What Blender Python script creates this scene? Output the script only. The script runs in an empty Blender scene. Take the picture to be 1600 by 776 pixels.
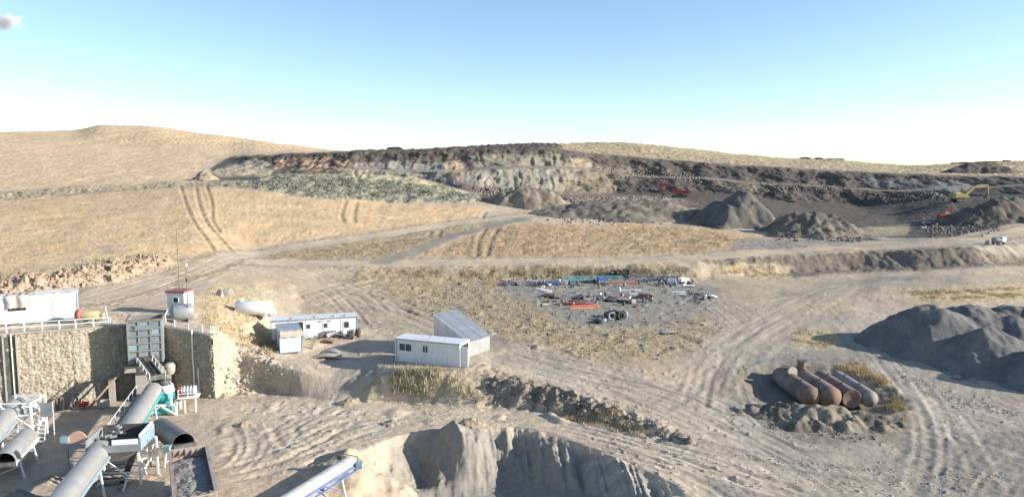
import bpy, math, random
import numpy as np
from mathutils import Vector, Matrix

R = math.radians
scene = bpy.context.scene
rng = random.Random(7)
nrng = np.random.default_rng(11)

# ------------------------------------------------------------------ camera
FPX, PITCH, HC = 1142.0, R(5.9), 21.0
cam_d = bpy.data.cameras.new("camera")
cam_d.sensor_width = 36.0
cam_d.lens = 36.0 * FPX / 1600.0
cam_d.clip_start = 0.5
cam_d.clip_end = 20000
cam = bpy.data.objects.new("camera", cam_d)
scene.collection.objects.link(cam)
cam.location = (0, 0, HC)
cam.rotation_euler = (R(90) - PITCH, 0, 0)
scene.camera = cam

# ------------------------------------------------------------------ sky, sun, exposure
SUN_EL, SUN_AZ = R(19.0), R(8.0)      # azimuth measured from +X towards the camera
world = bpy.data.worlds.new("World")
scene.world = world
world.use_nodes = True
nt = world.node_tree
nt.nodes.clear()
sky = nt.nodes.new("ShaderNodeTexSky")
sky.sky_type = 'NISHITA'
sky.sun_disc = False
sky.sun_elevation = SUN_EL
sky.sun_rotation = R(90) + SUN_AZ
sky.altitude = 900
sky.air_density = 0.95
sky.dust_density = 0.5
sky.ozone_density = 1.8
bg = nt.nodes.new("ShaderNodeBackground")
bg.inputs['Strength'].default_value = 0.1
wo = nt.nodes.new("ShaderNodeOutputWorld")
nt.links.new(sky.outputs[0], bg.inputs[0])
nt.links.new(bg.outputs[0], wo.inputs[0])

sun_vec = Vector((math.cos(SUN_EL) * math.cos(SUN_AZ), -math.cos(SUN_EL) * math.sin(SUN_AZ), math.sin(SUN_EL)))
sun_d = bpy.data.lights.new("sun", 'SUN')
sun_d.energy = 3.85
sun_d.angle = R(0.55)
sun_d.color = (1.0, 0.945, 0.865)
sun = bpy.data.objects.new("sun", sun_d)
scene.collection.objects.link(sun)
sun.rotation_euler = sun_vec.to_track_quat('Z', 'Y').to_euler()
sun.location = (60, -20, 60)

scene.view_settings.view_transform = 'Standard'
scene.view_settings.look = 'None'
scene.view_settings.exposure = 1.2
scene.view_settings.gamma = 1.0
scene.view_settings.use_curve_mapping = False
scene.cycles.max_bounces = 6
scene.cycles.diffuse_bounces = 2
scene.cycles.volume_bounces = 4

# ------------------------------------------------------------------ numeric helpers
def tan_dep(py):
    return np.tan(PITCH + np.arctan((np.asarray(py, float) - 388.0) / FPX))

def P(px, py, Y=None, z=None):
    """a pixel of the survey photograph with a known depth (or height) -> world point"""
    t = float(tan_dep(py))
    if Y is None:
        Y = (HC - z) / t
    dz = -(py - 388.0) / FPX
    u = (px - 800.0) / FPX / (math.cos(PITCH) + dz * math.sin(PITCH))
    return Vector((u * Y, Y, HC - Y * t))

def to_px(X, Y, Z):
    c, s = math.cos(PITCH), math.sin(PITCH)
    zz = Z - HC
    fwd = Y * c - zz * s
    up = Y * s + zz * c
    return 800 + FPX * X / fwd, 388 - FPX * up / fwd

def smooth(a, b, x):
    t = np.clip((x - a) / (b - a), 0, 1)
    return t * t * (3 - 2 * t)

_ang = nrng.random(4096) * 2 * np.pi
_GX, _GY = np.cos(_ang).astype(np.float32), np.sin(_ang).astype(np.float32)
def _h(ix, iy, seed):
    n = ix * np.uint32(374761393) + iy * np.uint32(668265263) + np.uint32((seed * 974634777) & 0xffffffff)
    n = (n ^ (n >> np.uint32(13))) * np.uint32(1274126177)
    return (n ^ (n >> np.uint32(16))) & np.uint32(4095)
def noise(x, y, seed=0):
    x = np.asarray(x, np.float32); y = np.asarray(y, np.float32)
    fx, fy = np.floor(x), np.floor(y)
    ux_i = fx.astype(np.int32).astype(np.uint32); uy_i = fy.astype(np.int32).astype(np.uint32)
    dx, dy = x - fx, y - fy
    ux = dx * dx * dx * (dx * (dx * 6 - 15) + 10)
    uy = dy * dy * dy * (dy * (dy * 6 - 15) + 10)
    def g(ox, oy):
        h = _h(ux_i + np.uint32(ox), uy_i + np.uint32(oy), seed)
        return _GX[h] * (dx - ox) + _GY[h] * (dy - oy)
    a = g(0, 0); b = g(1, 0); c = g(0, 1); d = g(1, 1)
    return ((a + (b - a) * ux) * (1 - uy) + (c + (d - c) * ux) * uy) * 1.5
def fbm(x, y, o=4, seed=0, gain=.5):
    r = 0; a = 1.0; f = 1.0
    for k in range(o):
        r = r + a * noise(x * f + 17.3 * k, y * f - 9.1 * k, seed + k)
        a *= gain; f *= 2.03
    return r
def ridged(x, y, o=3, seed=0):
    r = 0; a = 1.0; f = 1.0
    for k in range(o):
        r = r + a * (1 - 2 * np.abs(noise(x * f + 3.7 * k, y * f + 5.1 * k, seed + k)))
        a *= .5; f *= 2.1
    return r
def gauss(a, s, axis):
    if s <= 0: return a
    n = int(3 * s + 1)
    k = np.exp(-.5 * (np.arange(-n, n + 1) / s) ** 2); k /= k.sum()
    pad = [(0, 0)] * a.ndim; pad[axis] = (n, n)
    p = np.pad(a, pad, mode='edge')
    out = np.zeros_like(a)
    L = a.shape[axis]
    for i, w in enumerate(k):
        sl = [slice(None)] * a.ndim; sl[axis] = slice(i, i + L)
        out += w * p[tuple(sl)]
    return out
def poly_sd(px, py, poly):
    """signed distance (negative inside) to a polygon"""
    d2 = np.full(px.shape, 1e18); ins = np.zeros(px.shape, bool)
    n = len(poly)
    for i in range(n):
        x0, y0 = poly[i]; x1, y1 = poly[(i + 1) % n]
        ex, ey = x1 - x0, y1 - y0
        t = np.clip(((px - x0) * ex + (py - y0) * ey) / (ex * ex + ey * ey + 1e-9), 0, 1)
        d2 = np.minimum(d2, (px - x0 - t * ex) ** 2 + (py - y0 - t * ey) ** 2)
        if y0 != y1:
            c = ((y0 > py) != (y1 > py)) & (px < (x1 - x0) * (py - y0) / (y1 - y0) + x0)
            ins ^= c
    d = np.sqrt(d2)
    return np.where(ins, -d, d)
def line_dist(X, Y, pts):
    """distance to a polyline, signed side and arclength"""
    best = np.full(X.shape, 1e18); side = np.zeros(X.shape); arc = np.zeros(X.shape)
    s0 = 0.0
    for (x0, y0), (x1, y1) in zip(pts[:-1], pts[1:]):
        ex, ey = x1 - x0, y1 - y0
        L = math.hypot(ex, ey) + 1e-9
        t = np.clip(((X - x0) * ex + (Y - y0) * ey) / (L * L), 0, 1)
        dx, dy = X - x0 - t * ex, Y - y0 - t * ey
        d = dx * dx + dy * dy
        m = d < best
        best = np.where(m, d, best)
        side = np.where(m, (ex * dy - ey * dx) / L, side)
        arc = np.where(m, s0 + t * L, arc)
        s0 += L
    return np.sqrt(best), side, arc
def spline(pts, n=8):
    """Catmull-Rom through 2D points"""
    p = [np.array(q, float) for q in pts]
    p = [2 * p[0] - p[1]] + p + [2 * p[-1] - p[-2]]
    out = []
    for i in range(1, len(p) - 2):
        for k in range(n):
            t = k / n
            out.append(.5 * ((2 * p[i]) + (-p[i - 1] + p[i + 1]) * t + (2 * p[i - 1] - 5 * p[i] + 4 * p[i + 1] - p[i + 2]) * t * t
                             + (-p[i - 1] + 3 * p[i] - 3 * p[i + 1] + p[i + 2]) * t ** 3))
    out.append(p[-2])
    return [tuple(q) for q in out]

# ------------------------------------------------------------------ terrain: surveyed break lines, near to far
# each entry (pixel x, pixel y, kind, value): 'z' = known height, 'Y' = known distance
def Z(v, *pts): return [(a, b, 'z', v) for a, b in pts]
LINES = []
def addline(rows, pts): LINES.append((rows, pts))
addline(0, [('w', -1.2, 5, -3.5), ('w', 1.2, 5, -3.5)])
addline(6, [('w', -1.2, 27, -3.2), ('w', -.36, 27, -3.2), ('w', -.26, 27, -6.6), ('w', .22, 27, -7.2), ('w', .40, 27, -3.6), ('w', 1.2, 27, -3.6)])
# toe of the cut in the sand bank
addline(14, Z(-3, (-500, 790), (380, 790)) + [(470, 780, 'z', -3.2), (530, 775, 'z', -4.6), (600, 758, 'Y', 59.4), (700, 760, 'Y', 61.6),
    (800, 764, 'Y', 62.0), (900, 772, 'Y', 58.8), (980, 786, 'Y', 54.4), (1080, 800, 'Y', 50), (1200, 800, 'z', -3.6), (1900, 800, 'z', -3.6)])
# its crest
addline(100, Z(-3, (-500, 745), (380, 745), (480, 735), (545, 712), (580, 696), (620, 680), (660, 672), (700, 668), (740, 672), (770, 666), (810, 664), (860, 676),
    (900, 690), (950, 708), (1000, 730)) + [(1080, 768, 'z', -3.3), (1150, 780, 'z', -3.4), (1300, 782, 'z', -3.4), (1900, 782, 'z', -3.4)])
# foot of the terrace wall and of the bank below the cabins
addline(110, Z(-3, (-400, 700), (-300, 690), (0, 649), (120, 633), (243, 612), (335, 622), (372, 612), (420, 610), (470, 622), (520, 628), (560, 630),
    (640, 628), (700, 634), (760, 636), (830, 640), (900, 652), (960, 664), (1020, 680), (1080, 694), (1120, 705)) +
    [(1200, 725, 'z', -3.2), (1400, 745, 'z', -3.3), (1900, 760, 'z', -3.3)])
WB = len(LINES) - 1
# top of the wall and bank
addline(90, [('wall', -400), ('wall', -300), ('wall', 0), ('wall', 120), ('wall', 243), ('wall', 335), (352, 535, 'Y', 79), (372, 550, 'Y', 80.5), (420, 568, 'z', 0), (470, 578, 'z', -.4),
    (520, 592, 'z', -1.2), (560, 590, 'z', -1), (600, 585, 'z', -.2), (640, 580, 'z', 0), (700, 580, 'z', 0), (740, 580, 'z', -.1), (770, 590, 'z', -.6),
    (850, 605, 'z', -1.2), (900, 618, 'z', -1.5), (960, 640, 'z', -2), (1020, 660, 'z', -2.3), (1080, 688, 'z', -2.8), (1120, 700, 'z', -3),
    (1200, 715, 'z', -3.1), (1400, 735, 'z', -3.2), (1900, 750, 'z', -3.2)])
addline(90, [(-400, 500, 'z', 5.2), (0, 490, 'z', 5.1), (200, 489, 'z', 5), (260, 490, 'z', 4.9), (300, 490, 'z', 4.7), (340, 500, 'z', 4.2), (380, 512, 'z', 2.8), (430, 530, 'z', .9),
    (470, 528, 'z', .5), (560, 528, 'z', .3), (700, 532, 'z', .3), (800, 540, 'z', .2), (900, 560, 'z', -.3), (1000, 580, 'z', -.8), (1100, 600, 'z', -1.5), (1200, 610, 'z', -2),
    (1300, 615, 'z', -2.2), (1400, 620, 'z', -2.4), (1600, 640, 'z', -2.6), (1900, 660, 'z', -2.8)])
addline(70, [(-400, 452, 'z', 5.3), (0, 462, 'z', 5.3), (130, 460, 'z', 5.3), (240, 447, 'z', 5.2), (330, 450, 'z', 4.9), (400, 480, 'z', 3.2), (430, 490, 'z', 2.2), (470, 490, 'z', 1.2),
    (560, 490, 'z', 1), (700, 480, 'z', 1), (850, 490, 'z', 1), (1000, 500, 'z', .8), (1100, 505, 'z', .7), (1200, 520, 'z', 0), (1300, 530, 'z', -.3), (1400, 540, 'z', -.8),
    (1600, 560, 'z', -1.2), (1900, 580, 'z', -1.5)])
addline(90, [(-400, 446, 'z', 6), (0, 440, 'z', 6.3), (100, 430, 'z', 6.5), (200, 413, 'z', 6.6), (250, 408, 'z', 6.6), (330, 412, 'z', 6), (400, 425, 'z', 5), (500, 432, 'z', 3.6), (560, 440, 'z', 2.8),
    (650, 440, 'z', 2.3), (800, 436, 'z', 2.1), (900, 434, 'z', 2.0), (1000, 436, 'z', 2.0), (1080, 438, 'z', 1.8), (1150, 432, 'z', 1.9), (1250, 424, 'z', 2), (1350, 420, 'z', 2.2),
    (1450, 416, 'z', 3.1), (1520, 414, 'z', 3.5), (1600, 412, 'z', 3.3), (1900, 400, 'z', 3.6)])
# near and far edge of the haul road
addline(40, [(-400, 401, 'Y', 120), (0, 401, 'Y', 120), (200, 396, 'Y', 121), (300, 399, 'z', 6.9), (350, 402, 'z', 6.5), (420, 412, 'z', 5.4), (500, 416, 'z', 4.9), (600, 416, 'z', 4.6), (700, 415, 'z', 4.5),
    (800, 414, 'z', 4.4), (900, 413, 'z', 4.4), (1000, 412, 'z', 4.4), (1080, 408, 'z', 4.5), (1150, 402, 'z', 4.7), (1250, 396, 'z', 5), (1350, 392, 'z', 5.2), (1450, 388, 'z', 6.2),
    (1520, 384, 'z', 6.6), (1600, 378, 'z', 6.7), (1900, 360, 'z', 7.4)])
addline(20, [(-400, 377, 'Y', 135), (0, 377, 'Y', 135), (200, 376, 'Y', 135), (300, 385, 'Y', 132), (340, 393, 'z', 7.0), (400, 404, 'z', 5.8), (500, 407, 'z', 5.1), (600, 407, 'z', 4.8), (1000, 403, 'z', 4.6), (1080, 399, 'z', 4.7),
    (1150, 394, 'z', 4.9), (1250, 388, 'z', 5.2), (1350, 383, 'z', 5.5), (1450, 377, 'z', 6.4), (1520, 371, 'z', 6.8), (1600, 360, 'z', 7.2), (1900, 335, 'z', 8.5)])
addline(50, [(-400, 336, 'Y', 170), (0, 336, 'Y', 170), (200, 334, 'Y', 170), (300, 340, 'Y', 163), (350, 375, 'Y', 146), (400, 392, 'Y', 142), (480, 382, 'Y', 150), (600, 364, 'Y', 165), (700, 350, 'Y', 180), (850, 340, 'Y', 190),
    (1000, 352, 'Y', 185), (1110, 356, 'Y', 183), (1200, 370, 'Y', 172), (1300, 374, 'Y', 168), (1400, 370, 'Y', 172), (1500, 362, 'Y', 180), (1600, 345, 'Y', 188), (1900, 325, 'Y', 190)])
addline(50, [(-400, 318, 'Y', 205), (0, 312, 'Y', 205), (150, 300, 'Y', 210), (280, 290, 'Y', 215), (330, 290, 'Y', 215), (400, 297, 'Y', 207), (500, 310, 'Y', 200), (620, 317, 'Y', 204), (740, 316, 'Y', 210), (850, 325, 'Y', 212),
    (950, 325, 'Y', 212), (1050, 322, 'Y', 215), (1110, 330, 'Y', 210), (1200, 335, 'Y', 210), (1300, 345, 'Y', 205), (1400, 348, 'Y', 205), (1500, 335, 'Y', 207), (1600, 322, 'Y', 203), (1900, 310, 'Y', 198)])
addline(44, [(-400, 308, 'Y', 208), (0, 301, 'Y', 208), (150, 291, 'Y', 213), (280, 284, 'Y', 218), (330, 283, 'Y', 221), (390, 281, 'Y', 225), (440, 271, 'Y', 230), (550, 270, 'Y', 232), (640, 275, 'Y', 232), (700, 288, 'Y', 230), (740, 302, 'Y', 228),
    (780, 312, 'Y', 225), (850, 318, 'Y', 225), (900, 309, 'Y', 232), (1000, 308, 'Y', 235), (1100, 310, 'Y', 235), (1200, 325, 'Y', 225), (1300, 338, 'Y', 220), (1400, 338, 'Y', 225), (1480, 318, 'Y', 220), (1600, 312, 'Y', 216), (1900, 302, 'Y', 205)])
# quarry: toe, lower bench, its back, rim
addline(30, [(-400, 292, 'Y', 235), (0, 290, 'Y', 235), (200, 281, 'Y', 236), (300, 278, 'Y', 240), (370, 276, 'Y', 246), (430, 279, 'Y', 250), (550, 285, 'Y', 256), (640, 290, 'Y', 256), (700, 295, 'Y', 254), (740, 303, 'Y', 252), (850, 304, 'Y', 256),
    (950, 304, 'Y', 263), (1050, 303, 'Y', 262), (1150, 305, 'Y', 258), (1250, 318, 'Y', 252), (1350, 325, 'Y', 250), (1440, 312, 'Y', 243), (1520, 307, 'Y', 237), (1600, 305, 'Y', 231), (1900, 300, 'Y', 212)])
addline(56, [(-400, 268, 'Y', 280), (0, 264, 'Y', 280), (200, 259, 'Y', 280), (300, 257, 'Y', 272), (370, 264, 'Y', 264), (420, 270, 'Y', 260), (540, 262, 'Y', 264), (640, 270, 'Y', 264), (720, 268, 'Y', 262), (800, 262, 'Y', 265), (900, 263, 'Y', 270), (950, 268, 'Y', 273),
    (1000, 277, 'Y', 272), (1100, 280, 'Y', 268), (1200, 289, 'Y', 262), (1300, 293, 'Y', 260), (1400, 300, 'Y', 254), (1480, 294, 'Y', 248), (1600, 291, 'Y', 240), (1900, 288, 'Y', 220)])
addline(14, [(-400, 262, 'Y', 290), (0, 258, 'Y', 290), (200, 254, 'Y', 290), (300, 253, 'Y', 282), (370, 261, 'Y', 270), (420, 268.5, 'Y', 264), (540, 260, 'Y', 267), (640, 268, 'Y', 268), (720, 266, 'Y', 268), (800, 260, 'Y', 271), (900, 261.5, 'Y', 278), (950, 267, 'Y', 282),
    (1000, 275, 'Y', 282), (1100, 278, 'Y', 278), (1200, 286.5, 'Y', 273), (1300, 291, 'Y', 270), (1400, 298, 'Y', 264), (1480, 292.5, 'Y', 258), (1600, 289.5, 'Y', 250), (1900, 287, 'Y', 230)])
addline(64, [(-400, 228, 'Y', 400), (0, 228, 'Y', 390), (200, 228, 'Y', 390), (300, 237, 'Y', 340), (360, 246, 'Y', 300), (400, 242, 'Y', 284), (470, 239, 'Y', 278), (540, 237.5, 'Y', 275), (640, 236, 'Y', 276), (740, 232, 'Y', 277), (850, 233, 'Y', 279), (920, 239, 'Y', 288), (1000, 246, 'Y', 292),
    (1100, 254, 'Y', 289), (1200, 260, 'Y', 284), (1300, 266, 'Y', 279), (1400, 270, 'Y', 273), (1500, 275, 'Y', 267), (1600, 276, 'Y', 260), (1900, 278, 'Y', 240)])
addline(56, [(-400, 214, 'Y', 560), (0, 206, 'Y', 560), (120, 203, 'Y', 550), (152, 195.5, 'Y', 545), (240, 196.5, 'Y', 545), (300, 205.5, 'Y', 540), (370, 216, 'Y', 520), (440, 225, 'Y', 500), (500, 234, 'Y', 470), (540, 236.3, 'Y', 340), (600, 235, 'Y', 325), (680, 232.5, 'Y', 325),
    (740, 229, 'Y', 325), (800, 227, 'Y', 325), (850, 225.5, 'Y', 330), (890, 223.5, 'Y', 390), (930, 222, 'Y', 420), (980, 223.5, 'Y', 430), (1050, 230, 'Y', 450), (1150, 242, 'Y', 480), (1250, 248.5, 'Y', 500), (1310, 250.5, 'Y', 510), (1370, 256.5, 'Y', 520), (1420, 259.5, 'Y', 560), (1500, 255, 'Y', 600),
    (1600, 252, 'Y', 600), (1900, 250, 'Y', 600)])
addline(8, [('w', -1.2, 760, 30), ('w', 1.2, 760, 18)])
addline(8, [('w', -1.2, 1300, -10), ('w', 1.2, 1300, -10)])
addline(6, [('w', -1.2, 9000, -160), ('w', 1.2, 9000, -160)])

# wall corners in plan (at yard level -3) and the coping heights
WALL = {-400: (700, 5.2), -300: (690, 5.2), 0: (649, 5.15), 120: (633, 5.0), 243: (612, 4.6), 335: (622, 3.8)}
us_in = np.linspace(-.78, .78, 900)
U = np.concatenate([np.linspace(-1.15, -.785, 45), us_in, np.linspace(.785, 1.15, 45)])
NC = len(U)
LY, LZ = [], []
for k, (_, pts) in enumerate(LINES):
    uu, yy, zz = [], [], []
    for q in pts:
        if q[0] == 'w':
            uu.append(q[1]); yy.append(q[2]); zz.append(q[3])
        elif q[0] == 'wall':
            b = P(q[1], WALL[q[1]][0], z=-3)
            uu.append(b.x / b.y); yy.append(b.y + .35); zz.append(WALL[q[1]][1] - .25)
        else:
            v = P(q[0], q[1], z=q[3]) if q[2] == 'z' else P(q[0], q[1], Y=q[3])
            uu.append(v.x / v.y); yy.append(v.y); zz.append(v.z)
    y = np.interp(U, uu, yy); z = np.interp(U, uu, zz)
    s = 1.2 if k in (WB, WB + 1) else (3 if k < 9 else 4)
    LY.append(gauss(y, s, 0)); LZ.append(gauss(z, s, 0))
LY = np.array(LY); LZ = np.array(LZ)
for k in range(1, len(LY)):
    LY[k] = np.maximum(LY[k], LY[k - 1] + .25)
rows_y, rows_z, rows_k = [LY[0]], [LZ[0]], [0.0]
for k in range(1, len(LY)):
    n = LINES[k][0]
    for i in range(1, n + 1):
        t = i / n
        rows_y.append(LY[k - 1] * (1 - t) + LY[k] * t)
        rows_z.append(LZ[k - 1] * (1 - t) + LZ[k] * t)
        rows_k.append(k - 1 + t)
TY = np.array(rows_y); TZ = np.array(rows_z); TK = np.array(rows_k)[:, None] + np.zeros_like(TY)
NR = len(TY)
UU = np.broadcast_to(U, TY.shape)
# soften the creases, but keep the step behind the stone wall
sy, sz = gauss(TY, 5, 0), gauss(TZ, 5, 0)
keep = (smooth(-.40, -.415, UU)) * smooth(WB - .9, WB - .3, TK) * smooth(WB + 1.6, WB + 1.2, TK)
far = smooth(17, 18, TK)
keep = np.maximum(keep, far)
TY = TY * keep + sy * (1 - keep); TZ = TZ * keep + sz * (1 - keep)
TX = UU * TY
BX, BY, BZ = TX.astype(np.float32), TY.astype(np.float32), TZ.astype(np.float32)   # bare survey surface
PX, PY = to_px(BX, BY, BZ)                             # where each survey point was read off

def ground0(X, Y):
    """height of the finished ground at world X, Y"""
    u = X / Y
    j = np.clip(np.searchsorted(U, u) - 1, 0, NC - 2)
    f = (u - U[j]) / (U[j + 1] - U[j])
    a = np.interp(Y, CY[:, j], TZ[:, j]); b = np.interp(Y, CY[:, j + 1], TZ[:, j + 1])
    return float(a * (1 - f) + b * f)
def groundN(X, Y):
    X = np.asarray(X, float); Y = np.asarray(Y, float)
    return np.array([ground0(a, b) for a, b in zip(X.ravel(), Y.ravel())]).reshape(X.shape)
# ------------------------------------------------------------------ ground colour zones (what each patch is made of)
C_SAND = (.42, .342, .258); C_PALE = (.45, .385, .31); C_GOLD = (.51, .365, .222); C_STRAW = (.42, .335, .205)
C_GREY = (.29, .26, .22); C_GRAVEL = (.205, .195, .175); C_SOIL = (.14, .118, .098); C_QUARRY = (.095, .082, .073)
C_ROCK = (.33, .30, .245); C_ORANGE = (.42, .28, .175); C_GREEN = (.23, .22, .165); C_OLIVE = (.37, .305, .185)
COL = np.empty(TY.shape + (3,), np.float32); COL[:] = C_SAND
ROUGH = np.full(TY.shape, .05, np.float32)       # amplitude of small relief, metres
GRASS = np.zeros(TY.shape, np.float32)
w1 = fbm(BX / 9, BY / 9, 4, 1); w2 = fbm(BX / 9 + 50, BY / 9, 4, 5)
f1 = fbm(BX / 2.2, BY / 2.2, 3, 9); f2 = fbm(BX / 1.1, BY / 1.1, 3, 12)
scale = 1142 / np.maximum(BY, 30)
def zone(poly, feather=5, amp=8, dens=1.0, soft=None):
    qx = PX + (w1 * .7 + f1 * .5) * amp; qy = PY + (w2 * .35 + f2 * .3) * amp
    x0 = min(p[0] for p in poly) - 60; x1 = max(p[0] for p in poly) + 60
    y0 = min(p[1] for p in poly) - 60; y1 = max(p[1] for p in poly) + 60
    m = (qx > x0) & (qx < x1) & (qy > y0) & (qy < y1)
    w = np.zeros(TY.shape, np.float32)
    if m.any():
        w[m] = smooth(feather, -feather, poly_sd(qx[m], qy[m], poly))
    return w * dens
def paint(w, c, rough=None, grass=None):
    global COL, ROUGH, GRASS
    m = w > .002
    ww = w[m].astype(np.float32)
    COL[m] += (np.array(c, np.float32) - COL[m]) * ww[:, None]
    if rough is not None: ROUGH[m] += (rough - ROUGH[m]) * ww
    if grass is not None: GRASS[m] += (grass - GRASS[m]) * ww

# hillside pasture
paint(zone([(-600, 445), (0, 441), (110, 432), (245, 402), (330, 398), (480, 376), (620, 356), (735, 342), (770, 325), (640, 316), (500, 310), (400, 298), (300, 292), (0, 312), (-600, 330)], 4, 6), C_GOLD, .09, 1)
paint(zone([(-600, 309), (0, 300), (290, 282), (310, 262), (330, 250), (400, 243), (520, 236), (560, 180), (-600, 150)], 3, 4), C_GOLD, .12, 1)
paint(zone([(860, 235), (930, 240), (1100, 253), (1300, 265), (1500, 274), (1900, 277), (1900, 230), (1400, 230), (1000, 200), (860, 215)], 2, 2), (.30, .25, .155), .3, 1)
paint(smooth(18.0, 18.4, TK), (.34, .275, .17), .2, 1)
# darker / paler drifts inside the pasture
g = GRASS * smooth(.05, .6, w1 + .5 * f1)
paint(g * .55, (.44, .335, .21)); paint(GRASS * smooth(.0, .6, w2) * .5, (.55, .42, .27))
paint(zone([(380, 440), (120, 432), (-20, 436), (-20, 420), (120, 410), (230, 398), (300, 398)], 5, 8) * .5, C_STRAW)
paint(zone([(120, 208), (152, 194), (300, 204), (440, 224), (520, 235), (330, 228), (180, 222)], 3, 8) * .6 * (.5 + .5 * smooth(-.3, .4, f1)), (.36, .26, .15), .4)
paint(zone([(-600, 309), (0, 300), (290, 282), (310, 262), (330, 250), (400, 243), (520, 236), (560, 180), (-600, 150)], 3, 4) * .5, (.62, .465, .30))
# terrace edge running across the slope
paint(zone([(-600, 322), (0, 313), (150, 302), (290, 292), (360, 290), (340, 281), (280, 284), (150, 291), (0, 300), (-600, 307)], 2, 3) * .85, (.27, .235, .165), .3, .3)
# grassy ground between the two roads
paint(zone([(400, 402), (480, 388), (600, 370), (720, 352), (790, 345), (700, 372), (600, 404), (480, 407)], 3, 6) * .9, (.31, .255, .16), .14, .8)
paint(zone([(640, 402), (720, 374), (800, 350), (900, 352), (1010, 348), (1100, 356), (1180, 372), (1160, 386), (1080, 396), (900, 402)], 4, 8), (.385, .275, .165), .14, 1)
paint(zone([(900, 392), (950, 375), (1090, 372), (1010, 392)], 6, 16) * .5, C_OLIVE)
paint(zone([(1150, 372), (1280, 372), (1340, 380), (1250, 386), (1140, 394)], 4, 6) * .8, C_GRAVEL, .12, .1)
# overburden mound with weeds
paint(zone([(330, 291), (400, 296), (500, 309), (620, 316), (745, 316), (790, 308), (740, 298), (700, 286), (640, 273), (550, 268), (440, 269), (390, 279)], 3, 5), C_GREEN, .45, .5)
paint(zone([(480, 274), (560, 269), (650, 275), (720, 290), (760, 306), (700, 298), (620, 284)], 3, 6) * .7, (.40, .35, .225), .3, .6)
# quarry
qz = zone([(330, 262), (360, 246), (400, 242), (540, 237), (740, 231), (860, 232), (920, 239), (1100, 254), (1300, 266), (1500, 275), (1900, 278), (1900, 345), (1600, 345), (1480, 372), (1340, 377), (1200, 352), (1115, 358), (1000, 330), (900, 335), (840, 330), (760, 318), (742, 303), (640, 276), (550, 271), (440, 272), (400, 282), (330, 283)], 2, 4)
paint(qz, C_QUARRY, .13, 0)
paint(smooth(16.2, 16.6, TK) * zone([(545, 240), (560, 230), (860, 215), (880, 232), (740, 236)], 3, 3), (.10, .085, .075), .5, 0)
paint(zone([(330, 268), (400, 246), (430, 262), (425, 274), (340, 276)], 3, 4) * .9, (.33, .285, .215), .3)
paint(zone([(430, 248), (552, 244), (552, 268), (430, 268)], 2, 5) * smooth(-.2, .25, f1 + w1 * .5) * .85, C_ORANGE)
paint(zone([(552, 254), (640, 252), (650, 276), (600, 272), (552, 270)], 2, 4) * .8, (.27, .245, .205))
paint(zone([(645, 256), (725, 250), (740, 290), (700, 286), (650, 276)], 2, 4) * .8, (.27, .255, .225))
paint(zone([(694, 252), (722, 252), (728, 286), (700, 280)], 2, 3) * .9, (.37, .275, .19))
paint(zone([(738, 240), (870, 238), (905, 262), (880, 264), (740, 266)], 2, 5) * .9, (.225, .205, .165))
paint(zone([(738, 266), (890, 262), (905, 285), (860, 302), (760, 294), (742, 290)], 2, 4) * .92, (.265, .243, .20))
paint(zone([(870, 268), (985, 270), (960, 303), (870, 304)], 3, 5) * .8, (.24, .20, .145))
paint(zone([(892, 246), (925, 250), (922, 268), (896, 266)], 2, 4) * .8, (.36, .29, .21))
paint(zone([(930, 258), (1010, 262), (1010, 276), (930, 270)], 3, 4) * .6, (.24, .20, .165))
paint(zone([(1120, 285), (1190, 290), (1190, 306), (1120, 300)], 3, 6) * .5, (.26, .21, .165))
paint(zone([(1350, 278), (1440, 280), (1440, 295), (1350, 290)], 3, 4) * .7, (.19, .18, .17))
paint(zone([(1452, 282), (1520, 284), (1512, 306), (1452, 306)], 3, 4) * .7, (.26, .25, .23))
paint(zone([(880, 308), (1000, 308), (1070, 312), (1040, 322), (900, 324)], 2, 6) * .75, (.27, .22, .165), .5)
paint(zone([(1330, 358), (1420, 350), (1420, 366), (1340, 368)], 3, 5) * .8, (.36, .30, .19), .08)
paint(zone([(740, 303), (780, 305), (860, 330), (1000, 326), (1090, 320), (1060, 308), (950, 303), (880, 302)], 2, 3) * .45, (.25, .215, .17))
# scrap field and yard
paint(zone([(330, 432), (480, 418), (1080, 420), (1380, 436), (1330, 500), (1200, 580), (1140, 660), (1000, 612), (780, 560), (620, 520), (560, 500), (460, 490), (400, 460)], 14, 24) * .8, (.335, .268, .195))
paint(zone([(560, 448), (640, 428), (760, 432), (1060, 432), (1120, 446), (1150, 500), (1080, 545), (1000, 560), (900, 560), (800, 535), (740, 490), (640, 485)], 8, 22) * .8, (.285, .235, .16), .09, .35)
paint(zone([(770, 446), (880, 434), (1060, 436), (1120, 455), (1130, 480), (1060, 505), (950, 508), (870, 500), (860, 478), (800, 460)], 6, 14) * .9, (.235, .22, .195), .04, 0)
paint(zone([(780, 520), (900, 530), (1040, 545), (1120, 520), (1150, 500), (1090, 565), (960, 565), (850, 552)], 6, 18) * .6, (.32, .26, .165), .09, .4)
paint(zone([(560, 420), (760, 418), (780, 436), (640, 436), (540, 446)], 4, 10) * .85, (.25, .20, .13), .18, .4)
paint(zone([(760, 416), (1080, 414), (1090, 434), (780, 436)], 3, 6) * .85, (.215, .18, .12), .2, .3)
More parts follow.
